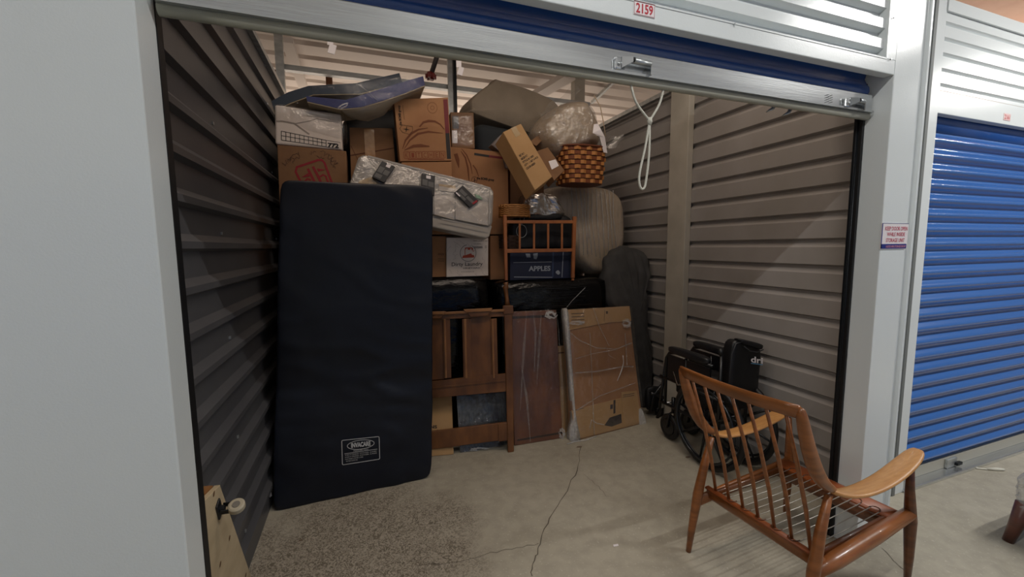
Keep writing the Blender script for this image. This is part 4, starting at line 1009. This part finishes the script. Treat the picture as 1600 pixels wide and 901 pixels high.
# dark thing under it
m = MB(); slab(m, quadY([(742, 188), (835, 208), (835, 240), (745, 246)], 3.52), .3, 5, 12, .012, 4, 9); tag(m.build('dark_cushion', mat('slate_cloth', '23282c', .8), smooth=True), 'dark slate cushion squeezed under the large beige cushion', 'cushion')
# wrapped cream cushion
out = smoothpoly([(846, 196), (858, 176), (880, 160), (905, 150), (925, 152), (938, 172), (947, 200), (946, 222), (925, 228), (895, 240), (880, 244), (862, 232), (850, 214)], 4)
P = wallY(3.10); m = MB(); dome(m, [P.at(x, y) for x, y in out], .42, .42, 7, .010, 6, 6)
t = thing('wrapped_cushion', 'round cream cushion in a clear plastic bag, above the two-tone basket', 'cushion', P.at(898, 240)+Vector((0, .2, 0)))
m.build('cushion_body', CREAM, t, smooth=True)
m = MB(); dome(m, [P.at(x, y)+(P.at(x, y)-P.at(898, 195)).normalized()*.01 for x, y in out], .45, .40, 8, .014, 12, 9)
for v in m.v: v.y -= .012
m.build('plastic_bag', FILM, t, smooth=True)
m = MB(); m.grid([[P.at(848+10*k, 190-8*k+5*math.sin(k*2+j*2), .06-.02*j+.01*math.sin(k*3)) + Vector((0, .04*j, .03*j)) for j in range(4)] for k in range(7)]); m.build('loose_bag', FILMH, t, smooth=True)
m = MB(); m.tube([P.at(923, 152, .05), P.at(932, 170, .06), P.at(938, 195, .05), P.at(941, 215, .05)], .004, 6); m.build('piping', CREAM, t, smooth=True)
P = wallY(3.02); m = MB(); m.grid([[P.at(928, 194), P.at(934, 193)], [P.at(925, 208, .01), P.at(937, 203, .02)], [P.at(936, 214, .01), P.at(943, 215, .02)], [P.at(943, 238), P.at(949, 239)]]); m.build('white_strap', SIGNWHITE, t)
m = MB(); m.grid([[P.at(948+6*i, 212+4*j+3*math.sin(i*3+j*2), .03*math.sin(i*2+j)) for i in range(5)] for j in range(6)]); m.build('bag_tail', FILMH, t, smooth=True)
# two-tone basket
c0 = pY(883, 262, 3.05); c1 = pY(951, 262, 3.05); zb_ = pY(915, 286, 3.05).z; zt_ = pY(920, 229, 3.05).z
cx_ = (c0.x+c1.x)/2; hw = (c1.x-c0.x)/2
t = thing('splint_basket', 'two-tone woven splint basket on top of the film wrapped armchair', 'basket', (cx_, 3.18, zb_))
wv = weave((cx_, 3.18), hw*.88, .14, zb_, zt_, .16, 8, 26, mat('splint_light', 'c08145', .6), mat('splint_dark', '7d4422', .6), t, square=3.2, thick=.005)
m = MB(); m.tube([wv[3](2*PI*k/40, zt_, .004) for k in range(40)], .009, 6, closed=True); m.build('rim', mat('splint_rim', '6b3517', .6), t, smooth=True)
# tilted long carton
P = PP(pY(783, 207, 2.98), pY(815, 193, 2.98), pY(835, 297, 2.88))
q = [P.at(786, 206), P.at(814, 193), P.at(863, 276), P.at(836, 297)]
t = thing('long_carton', 'tan carton with four lines of black print, leaning diagonally below the beige cushion', 'box', (q[2]+q[3])/2)
off = -P.n*.15
nx = (q[0]-q[1]).normalized()
b2 = [p+off+Vector((-.03, 0, -.03)) for p in q]
MB().hexa([q[3], q[2], q[1], q[0]], [b2[3], b2[2], b2[1], b2[0]]).build('body', CARD2, t, bevel=.004)
F = Face(q, .0015); m = MB()
for k, (s_, a, b) in enumerate((('NET W.T.', .12, .42), ('GROSS W.T.', .12, .5), ('STYLE # 1203', .12, .72), ('QTY : 1 SET 4 PCS', .12, .88), ('COLOR GREEN', .12, .62))): F.text(m, s_, a, .42+.055*k, b, .455+.055*k, bold=.02)
m.build('print', INK, t)
m = MB(); F.rect(m, .42, .0, .70, .16); m.build('tape', mat('yellow_tape', '9a7c46', .3), t)
# smaller labelled box behind it
P = PP(pY(845, 228, 3.08), pY(868, 222, 3.08), pY(870, 280, 3.0))
q = [P.at(838, 236), P.at(856, 230), P.at(882, 266), P.at(866, 282)]
t = thing('small_carton', 'small brown carton with a square white label, right of the diagonal carton', 'box', (q[2]+q[3])/2)
MB().prism([q[3], q[2], q[1], q[0]], -P.n*.14).build('body', CARD3, t, bevel=.003)
F = Face(q, .0015); m = MB(); lp = [(857, 252), (868, 249), (873, 259), (862, 265)]; P.slab(m, lp, .001, .002); m.build('label', SIGNWHITE, t)
P = wallY(3.2); m = MB(); P.slab(m, [(828, 222), (845, 208), (852, 214), (838, 228)], -.1, 0); tag(m.build('carton_flap', CARD3), 'brown carton corner wedged between the diagonal carton and the cushions', 'box')
P = wallY(3.22); m = MB(); P.slab(m, [(768, 226), (783, 210), (800, 238), (800, 262), (790, 262), (786, 240)], -.1, 0); tag(m.build('wrapped_bundle', mat('grey_lilac', '6a605e', .5, 0, '7c7370', 30)), 'greyish wrapped bundle behind the diagonal carton, right of the wide carton', 'bundle')
# large dark-brown box filling behind the diagonal carton
q = quadY([(797, 250), (850, 262), (850, 330), (797, 330)], 3.33); t, F, off = carton('moving_box', q, .3, mat('dark_brown_cardboard', '6e4d33', .85), 'darker brown box in the gap right of the wide carton, above the wicker basket')

# ---- blue foam pads in plastic, top left
def pad(px_top, px_bot, Y, depth, mside, mbot, parent, rise=.0):
    n = len(px_top); T = [pY(x, y, Y) for x, y in px_top]; B = [pY(x, y, Y) for x, y in px_bot]; d_ = Vector((0, depth, rise))
    a_ = MB()
    for i in range(n-1): a_.hexa([B[i], B[i+1], T[i+1], T[i]], [B[i]+d_, B[i+1]+d_, T[i+1]+d_, T[i]+d_])
    a_.build('foam', mside, parent); b_ = MB()
    for i in range(n-1): b_.hexa([B[i]+Vector((0, .003, -.006)), B[i+1]+Vector((0, .003, -.006)), B[i+1]+Vector((0, .003, .001)), B[i]+Vector((0, .003, .001))], [B[i]+d_+Vector((0, 0, -.006)), B[i+1]+d_+Vector((0, 0, -.006)), B[i+1]+d_+Vector((0, 0, .001)), B[i]+d_+Vector((0, 0, .001))])
    b_.build('cream_underside', mbot, parent)
c = pY(540, 160, 3.05)
t = thing('foam_pad', 'upper folded slate blue foam pad in plastic, on top of the pile at the left', 'foam pad', c)
pad([(424, 158), (450, 144), (482, 134), (556, 130), (590, 122), (624, 114)], [(428, 172), (455, 160), (490, 147), (562, 146), (594, 138), (629, 130)], 3.30, .45, SLATEF, CREAMF, t)
g = MB(); q = quadY([(414, 160), (470, 134), (476, 168), (420, 182)], 3.31); slab(g, q, .3, 6, 12, .02, 8, 2); g.build('plastic_bag', FILMX, t, smooth=True)
t = thing('foam_pad', 'lower purplish blue foam pad with cream underside, bent upward over the boxes', 'foam pad', pY(600, 170, 3.0))
pad([(478, 150), (540, 156), (566, 148), (600, 137), (632, 127), (661, 119)], [(480, 158), (532, 170), (566, 167), (602, 156), (634, 145), (664, 133)], 3.02, .26, NAVYF, CREAMF, t)
m = MB(); B = [pY(x, y, 3.0) for x, y in ((534, 172), (566, 168), (602, 158), (634, 147), (663, 136))]; B2 = [pY(x, y, 3.10) for x, y in ((549, 186), (575, 190), (600, 180), (616, 162), (655, 142))]
m.grid([B, [p.lerp(q_, .5)+Vector((0, -.02, -.01)) for p, q_ in zip(B, B2)], B2]); m.build('cream_cloth', mat('pad_cloth', '8d8170', .8, bump=.2), t, smooth=True)
g = MB(); q = quadY([(474, 130), (660, 114), (668, 138), (560, 185)], 2.96); slab(g, q, .3, 8, 16, .012, 9, 7); g.build('plastic_bag', FILMX, t, smooth=True)
m = MB(); P = wallY(2.955); P.line(m, [(560, 132), (575, 143), (590, 157)], .004); P.line(m, [(528, 169), (536, 163), (544, 161), (541, 166), (532, 170)], .01); m.build('bag_crease', FILML, t)

# ================================================================== DOLLY at lower left
A = pY(335, 757, 1.62); 
t = thing('wooden_dolly', 'plywood dolly board with a caster, leaning on the left wall by the door track', 'dolly', Vector((-.50, 1.7, 0)))
D = PP(pX(344, 757, -.50), pX(309, 800, -.50), pZ(392, 901)+Vector((.012, 0, 0)))
q = [(344, 757), (395, 912), (330, 935), (312, 818), (310, 792)]
m = MB(); D.slab(m, q, -.018, 0); 
for v in m.v: v.x = max(v.x, XL+.004); v.z = max(v.z, .0)
m.build('board', PLY, t, bevel=.002)
m = MB(); D.slab(m, [(338, 757), (327, 758), (309, 772), (309, 800), (312, 830), (344, 757)], -.040, -.020)
D.slab(m, [(312, 838), (340, 901), (330, 935), (314, 935)], -.045, -.021); m.build('back_board', PLYE, t)
m = MB()
for x, y in ((334, 771), (321, 816), (358.5, 840), (344, 881), (384, 898)):
    c = D.at(x, y, .001); e1 = (D.at(x+4, y)-D.at(x, y)).normalized(); e2 = D.n.cross(e1)
    m.add([c+e1*.006*math.cos(k*PI/5)+e2*.010*math.sin(k*PI/5) for k in range(10)], [tuple(range(10))])
m.build('bolt_hole', mat('hole_brown', '5a3a1c', .7), t)
c = D.at(341, 795, .0); e1 = (D.at(348, 815)-D.at(338, 775)).normalized(); e2 = D.n.cross(e1).normalized()
cs = MB().obox(c+D.n*.003, e1*.035, D.n*.003, e2*.018).build('caster_plate', TRACKM, t, bevel=.002)
MB().tube([c, c+D.n*.02], .012, 10).build('swivel', TRACKM, cs)
wc = c+D.n*.042+e1*.0; m = MB()
m.obox(c+D.n*.03+e2*.014, e1*.010, D.n*.018, e2*.0015); m.obox(c+D.n*.03-e2*.014, e1*.010, D.n*.018, e2*.0015); m.build('fork', TRACKM, t)
ax = (e2*.9+D.n*.2+e1*.2).normalized(); ax = e1
wl_ = MB(); wl_.tube([wc+Vector((.012, 0, 0))-ax*.012, wc+Vector((.012, 0, 0))-ax*.009, wc+Vector((.012, 0, 0))+ax*.009, wc+Vector((.012, 0, 0))+ax*.012], [.020, .026, .026, .020], 24); wh = wl_.build('wheel', mat('caster_cream', 'a79e8a', .5), t, smooth=False, bevel=.002)
MB().tube([wc+Vector((.012, 0, 0))-ax*.014, wc+Vector((.012, 0, 0))+ax*.014], .012, 14).build('hub', mat('hub_grey', '6e6a62', .5), wh)

# ================================================================== WOODEN ARMCHAIR
O = pZ(1078, 853); O.z = 0; th = math.radians(4)
dv = Vector((math.cos(th), math.sin(th), 0)); wv_ = Vector((math.sin(th), -math.cos(th), 0))
def cl(d, w, z): return O+dv*d+wv_*w+Vector((0, 0, z))
ch = thing('wooden_armchair', 'mid-century teak armchair without cushions, spindle back and curved arms, in front of the unit', 'chair', cl(.3, .29, 0))
def section(P, side, up, a, b, n=14, ex=2.6):
    r = []
    for k in range(n):
        an = 2*PI*k/n; c_, s_ = math.cos(an), math.sin(an); q_ = 1/((abs(c_)**ex+abs(s_)**ex)**(1/ex)); r.append(P+side*a*c_*q_+up*b*s_*q_)
    return r
LW, RW = .035, .550
for w0, sg in ((LW, -1), (RW, 1)):
    # rear leg, straight, tapering to the foot and to the arm
    m = MB(); m.tube([cl(-.035, w0+sg*.012, 0), cl(-.018, w0+sg*.010, .13), cl(.006, w0+sg*.006, .29), cl(.040, w0+sg*.002, .44), cl(.078, w0, .57)], [.012, .0175, .0225, .019, .013], 14); m.build('rear_leg', TEAK, ch, smooth=True)
    m = MB(); m.tube([cl(.70, w0+sg*.010, 0), cl(.70, w0+sg*.008, .13), cl(.695, w0+sg*.004, .29), cl(.675, w0, .44), cl(.665, w0, .56)], [.012, .018, .024, .017, .012], 14); m.build('front_leg', TEAKD if sg > 0 else TEAK, ch, smooth=True)
    # back post sweeping down into the arm
    pr = cat([(-.135, .945), (-.105, .865), (-.07, .785), (-.022, .700), (.035, .630), (.10, .588)], 4)if False else None
    prof = [(-.135, .95), (-.108, .875), (-.075, .79), (-.035, .712), (.012, .648), (.060, .606), (.110, .584)]
    wd = [.020, .024, .027, .028, .026, .022, .016]; tk = [.013, .018, .022, .024, .022, .016, .010]
    secs = []
    for i, (d, z) in enumerate(prof):
        a_ = prof[max(i-1, 0)]; b_ = prof[min(i+1, 6)]; tt = (cl(b_[0], 0, b_[1])-cl(a_[0], 0, a_[1])).normalized(); up = wv_.cross(tt).normalized()
        secs.append(section(cl(d, w0+sg*.004, z), wv_, up, wd[i]*.8, tk[i]*1.15))
    m = MB(); m.sweep(secs); m.build('back_post', TEAK, ch, smooth=True, sub=1)
    prof = [(.075, .600), (.13, .576), (.20, .562), (.29, .556), (.39, .560), (.49, .574), (.58, .594), (.66, .614), (.705, .626)]
    wd = [.012, .026, .034, .038, .040, .041, .040, .034, .020]; secs = []
    for i, (d, z) in enumerate(prof):
        a_ = prof[max(i-1, 0)]; b_ = prof[min(i+1, 8)]; tt = (cl(b_[0], 0, b_[1])-cl(a_[0], 0, a_[1])).normalized(); up = wv_.cross(tt).normalized()
        secs.append(section(cl(d, w0+sg*(.006+.012*math.sin(i/8*PI)), z-.010), wv_, up, wd[i], .010, 16, 3.5))
    m = MB(); m.sweep(secs); m.build('arm', ARMW, ch, smooth=True, sub=1, label='pale curved paddle arm')
    # side rail
    m = MB()
    if sg > 0: m.tube([cl(.005, w0, .272), cl(.15, w0+.002, .285), cl(.4, w0+.002, .302), cl(.69, w0, .322)], [.020, .030, .031, .026], 16); m.build('side_rail', TEAK, ch, smooth=True)
    else: m.sweep([section(cl(d, w0, z), wv_, Vector((0, 0, 1)), .012, .026, 12, 4) for d, z in ((.005, .262), (.2, .275), (.45, .29), (.69, .31))]); m.build('side_rail', TEAK, ch, smooth=True)
# seat frame
m = MB(); m.sweep([section(cl(.075, w, .288), dv, Vector((0, 0, 1)), .017, .026, 12, 5) for w in (LW, .3, RW)]); m.build('rear_seat_rail', TEAK, ch, smooth=True)
m = MB(); m.sweep([section(cl(.060, w, .318), dv, Vector((0, 0, 1)), .014, .006, 12, 4) for w in (LW, .3, RW)]); m.build('rail_lip', mat('teak_orange', '9a532b', .4, 0, '86451f', 7), ch, smooth=True)
m = MB(); m.sweep([section(cl(.615, w, .318+.0), dv, Vector((0, 0, 1)), .050, .011, 12, 6) for w in (LW, .3, RW)]); m.build('front_seat_board', mat('teak_orange', '9a532b', .4, 0, '86451f', 7), ch, smooth=True)
m = MB(); m.sweep([section(cl(.57, w, .288), dv, Vector((0, 0, 1)), .010, .028, 12, 5) for w in (LW, .3, RW)]); m.build('front_inner_rail', TEAKD, ch, smooth=True)
for w0 in (LW+.035, RW-.035):
    m = MB(); m.sweep([section(cl(d, w0, .292+d*.02), wv_, Vector((0, 0, 1)), .010, .02, 12, 5) for d in (.07, .3, .57)]); m.build('inner_side_rail', TEAKD, ch, smooth=True)
NS = 12
ws = [LW+.075+k*(RW-LW-.13)/(NS-1) for k in range(NS)]
for k, w in enumerate(ws):
    m = MB(); m.tube([cl(.078, w, .322), cl(.30, w, .318), cl(.575, w, .326)], .0021, 6); m.build('spring_wire', WIREM, ch, smooth=True)
for k in range(0, NS-1, 2):
    m = MB(); wc_ = (ws[k]+ws[k+1])/2; r_ = (ws[k+1]-ws[k])/2
    m.tube([cl(.572+.028*math.sin(a*PI/8), wc_+r_*1.1*math.cos(a*PI/8), .3300) for a in range(9)], .0022, 6); m.build('spring_loop', TEAKD, ch, smooth=True)
for k in range(1, NS-1, 2):
    m = MB(); wc_ = (ws[k]+ws[k+1])/2; r_ = (ws[k+1]-ws[k])/2
    m.tube([cl(.078-.028*math.sin(a*PI/8), wc_+r_*1.1*math.cos(a*PI/8), .327) for a in range(9)], .0022, 6); m.build('spring_loop', TEAKD, ch, smooth=True)
# top rail and spindles
tr0, tr1 = LW-.002, RW+.002
def toprail(w): c_ = (w-(tr0+tr1)/2)/((tr1-tr0)/2); return -.128-.018*(1-c_*c_), .925-.004*(1-c_*c_)
secs = []
for k in range(13):
    w = tr0+(tr1-tr0)*k/12; d, z = toprail(w); secs.append(section(cl(d, w, z), (dv*.94+Vector((0, 0, -.0))).normalized(), (Vector((0, 0, 1))-dv*.33).normalized(), .011, .028, 12, 4))
m = MB(); m.sweep(secs); m.build('top_rail', TEAK, ch, smooth=True)
for k in range(7):
    f_ = (k+.75)/7.5; w = tr0+(tr1-tr0)*f_; wb_ = LW+.045+(RW-LW-.085)*k/6; d, z = toprail(w)
    m = MB(); m.tube([cl(d+.012, w, z-.018), cl(d*.55+.03, (w*.65+wb_*.35), .70), cl(d*.2+.05, (w*.35+wb_*.65), .50), cl(.068, wb_, .315)], [.0062, .0078, .0082, .0066], 9); m.build('spindle', TEAK, ch, smooth=True)

# ================================================================== WHEELCHAIR (folded, against the right wall)
wx0, wx1 = 2.12, 2.38
wc_ = thing('folded_wheelchair', 'folded black wheelchair with pouch, standing against the right wall behind the teak armchair', 'wheelchair', (2.25, 2.15, 0))
def ring(c, r, rr, seg=40, ax='x'): return [Vector((c[0], c[1]+r*math.cos(2*PI*k/seg), c[2]+r*math.sin(2*PI*k/seg))) for k in range(seg)]
for x in (wx0, wx1):
    cc = (x, 2.05, .305)
    w_ = MB().tube(ring(cc, .285, 0), .018, 10, closed=True).build('rear_wheel', BLACKR, wc_, smooth=True)
    MB().tube(ring(cc, .262, 0), .007, 8, closed=True).build('wheel_rim', mat('rim_grey', '2c2e31', .3, .6), w_, smooth=True)
    MB().tube(ring((x-.035 if x == wx0 else x+.035, 2.05, .305), .245, 0), .008, 8, closed=True).build('hand_rim', mat('handrim', '3b3e42', .25, .8), w_, smooth=True)
    m = MB()
    for k in range(8):
        a = k*PI/4+.2; m.tube([Vector(cc), Vector((x, 2.05+.26*math.cos(a), .305+.26*math.sin(a)))], [.012, .007], 6)
    m.tube([(x-.03, 2.05, .305), (x+.03, 2.05, .305)], .03, 14); m.build('spokes', BLKP, w_, smooth=True)
casts = (pZ(1046, 686), pZ(1078, 678))
for i, c in enumerate(casts):
    c = Vector((c.x, c.y, .105)); w_ = MB().tube([c+Vector((.092*0, .078*math.cos(k*PI/12), .078*math.sin(k*PI/12))) for k in range(24)], .021, 10, closed=True).build('caster_wheel', BLACKR, wc_, smooth=True)
    MB().tube([c-Vector((.02, 0, 0)), c+Vector((.02, 0, 0))], [.062, .062], 20).build('caster_hub', BLKP, w_, bevel=.004)
    m = MB(); m.tube([c+Vector((-.028, 0, 0)), c+Vector((-.028, -.02, .11)), c+Vector((0, -.03, .13)), c+Vector((.028, -.02, .11)), c+Vector((.028, 0, 0))], .009, 8); m.tube([c+Vector((0, -.03, .12)), c+Vector((0, -.03, .24))], .015, 10); m.build('caster_fork', BLKP, wc_, smooth=True)
    m = MB(); m.tube([c+Vector((-.05, -.01, .20)), c+Vector((.06, -.02, .195))], .007, 8); m.build('chrome_pin', CHROME, wc_, smooth=True)
for x, dz in ((wx0, 0), (wx1-.03, .02)):
    m = MB()
    m.tube([(x, 2.46, .30), (x, 2.46, .66+dz), (x, 2.43, .70+dz), (x, 2.36, .715+dz), (x, 2.10, .71+dz), (x, 2.02, .71+dz)], .011, 10)
    m.tube([(x, 2.52, .30), (x, 1.92, .30)], .011, 10); m.tube([(x, 2.52, .50), (x, 1.92, .50)], .011, 10); m.tube([(x, 1.96, .28), (x, 1.96, .80)], .011, 10); m.tube([(x, 2.46, .66), (x, 2.5, .4), (x, 2.52, .24)], .011, 8)
    m.tube([(x, 2.26, .50), (x, 2.26, .70)], .010, 8)
    m.build('side_frame', BLKP, wc_, smooth=True)
    q = [(x+.012, 2.44, .68+dz), (x+.012, 2.04, .68+dz), (x+.012, 2.04, .50), (x+.012, 2.44, .50)]
    MB().hexa([(x-.006, 2.44, .5), (x-.006, 2.04, .5), (x-.006, 2.04, .69+dz), (x-.006, 2.44, .69+dz)], [(x+.006, 2.44, .5), (x+.006, 2.04, .5), (x+.006, 2.04, .69+dz), (x+.006, 2.44, .69+dz)]).build('side_panel', BLKP, wc_)
    m = MB(); puff(m, (x, 2.24, .735+dz), (.030, .19, .026), 4, 8); m.build('arm_pad', mat('vinyl_pad', '17181b', .35, bump=.1), wc_, smooth=True)
    m = MB(); m.tube([(x, 1.96, .80), (x, 1.97, .84)], .016, 10); m.build('cane_grip', BLACKR, wc_, smooth=True)
m = MB(); puff(m, ((wx0+wx1)/2-.02, 2.22, .50), (.09, .20, .13), 4, 10, .03, 4, 2); m.build('folded_seat', BLKF, wc_, smooth=True)
# folded backrest with pouch: front edge faces the camera side
BP = PP((2.16, 1.93, 0), (2.38, 1.90, 0), (2.16, 1.93, 1))
tlb = BP.at(1146, 530); trb = BP.at(1194, 540); brb = BP.at(1184, 640); blb = BP.at(1137, 640)
m = MB(); slab(m, [tlb, trb, brb, blb], .09, 6, 14, .006, 6, 3); bk_ = m.build('back_upholstery', mat('back_nylon', '101113', .4, bump=.15, bscale=12), wc_, smooth=True)
m = MB(); slab(m, [BP.at(1152, 527, .02), BP.at(1193, 538, .02), BP.at(1190, 547, .02), BP.at(1160, 538, .02)], .07, 4, 8, .004, 9); m.build('pouch_flap', BLKF, wc_, smooth=True)
m = MB(); m.tube([BP.at(1137, 610, .012), BP.at(1138, 580, .014), BP.at(1141, 552, .014), BP.at(1148, 536, .012), BP.at(1158, 533, .012)], .004, 6); m.tube([BP.at(1160, 540, .016), BP.at(1168, 547, .018), BP.at(1180, 549, .018), BP.at(1190, 545, .014)], .0035, 6); m.build('piping', mat('dark_piping', '2b2c2f', .4), wc_, smooth=True)
F = Face([BP.at(x, y, .017) for x, y in ((1170, 555), (1189, 557.5), (1189, 567), (1170, 564.5))], .001); m = MB(); F.text(m, 'dri', 0, 0, .97, 1, bold=.02); m.build('lettering', SIGNWHITE, wc_)
m = MB(); F.line(m, [(0, 1.16), (.97, 1.16)], .004); m.build('blue_underline', mat('drive_blue', '5f9cc4', .5), wc_)
m = MB(); m.tube([(wx0, 2.10, .30), (wx1-.03, 2.10, .60)], .010, 8); m.tube([(wx0, 2.10, .60), (wx1-.03, 2.10, .30)], .010, 8); m.build('cross_brace', BLKP, wc_, smooth=True)
m = MB(); m.tube([(wx0-.02, 2.36, .58), (wx0-.03, 2.30, .50), (wx0-.02, 2.22, .53)], .006, 8); m.build('brake_lever', CHROME, wc_, smooth=True)
# leg rests lying by the post
c = pZ(1025, 655)
t = thing('leg_rest', 'black wheelchair leg rests with straps standing by the wall post', 'leg rest', (c.x, c.y, 0))
P = wallY(2.86); m = MB()
for px_ in ([(1012, 640), (1018, 615), (1030, 600), (1044, 590), (1052, 596)], [(1022, 655), (1032, 625), (1042, 606)], [(1036, 652), (1038, 622), (1050, 606)], [(1013, 612), (1030, 618), (1046, 622)]):
    m.tube([P.at(x, y, .03) for x, y in px_], .014, 8)
m.build('tube_frame', BLKP, t, smooth=True)
m = MB(); slab(m, [P.at(1012, 606), P.at(1040, 604), P.at(1036, 640), P.at(1014, 646)], .06, 4, 10, .012, 9, 2); m.build('calf_strap', BLKF, t, smooth=True)
m = MB(); slab(m, [P.at(1024, 636, .02), P.at(1040, 634, .02), P.at(1040, 654, .02), P.at(1028, 656, .02)], .05, 4, 8)
for v in m.v: v.z = max(v.z, .002)
m.build('foot_plate', BLKP, t, smooth=True)
m = MB(); P.slab(m, [(1039, 599), (1043, 600), (1039, 612), (1036, 611)], .045, .05); P.slab(m, [(1028, 627), (1031, 626), (1030, 634), (1027, 634)], .045, .05); m.build('silver_tag', CHROME, t)

# ================================================================== WRAPPED STOOL at the right edge
c = pZ(1575, 845); st_ = thing('wrapped_stool', 'low dark walnut footstool in plastic at the right edge of the photo', 'stool', (c.x+.35, c.y-.05, 0))
def leg(x, y, lx, ly): 
    m = MB(); m.tube([(x, y, 0), (x+lx*.5, y+ly*.5, .10), (x+lx, y+ly, .21)], [.021, .027, .034], 14); m.build('leg', WALNUT, st_, smooth=True)
LX, LY = .62, .42
bx, by = c.x, c.y
for (i, j) in ((0, 0), (1, 0), (0, 1), (1, 1)): leg(bx+i*LX, by-j*LY, (.035 if i == 0 else -.035), (-.03 if j == 0 else .03))
x0, x1, y0, y1 = bx+.015, bx+LX-.015, by-LY+.01, by-.01
m = MB(); slab(m, [(x0, y0, .285), (x1, y0, .285), (x1, y0, .205), (x0, y0, .205)], y1-y0, 10, 10); m.build('frame', WALNUT, st_, smooth=True)
m = MB(); puff(m, ((x0+x1)/2, (y0+y1)/2, .305), ((x1-x0)/2-.03, (y1-y0)/2-.03, .035), 6, 12, .01, 5); m.build('cushion', LEATHER, st_, smooth=True)
m = MB(); puff(m, ((x0+x1)/2, (y0+y1)/2, .265), ((x1-x0)/2+.02, (y1-y0)/2+.02, .095), 10, 18, .02, 6, 3); m.build('plastic_wrap', FILM, st_, smooth=True)

# things of one kind share a group
GR = {'moving_box': 'plain moving boxes in the pile', 'small_packet': 'dark packets lying on the clear tote', 'door_track': 'door tracks of the open unit', 'frame_post': 'steel posts above the unit',
      'wooden_stud': 'wooden studs behind the unit', 'hanging_clip': 'clips hanging from the ceiling', 'wrapped_dresser': 'black wrapped dressers under the pile', 'foam_pad': 'blue foam pads on the pile',
      'roof_purlin': 'roof beams above the unit', 'number_plate': 'unit number plates', 'roller_door': 'blue roller doors'}
for o in COL.objects:
    k = o.name.split('.')[0]
    if o.parent is None and k in GR and 'label' in o: o['group'] = GR[k]
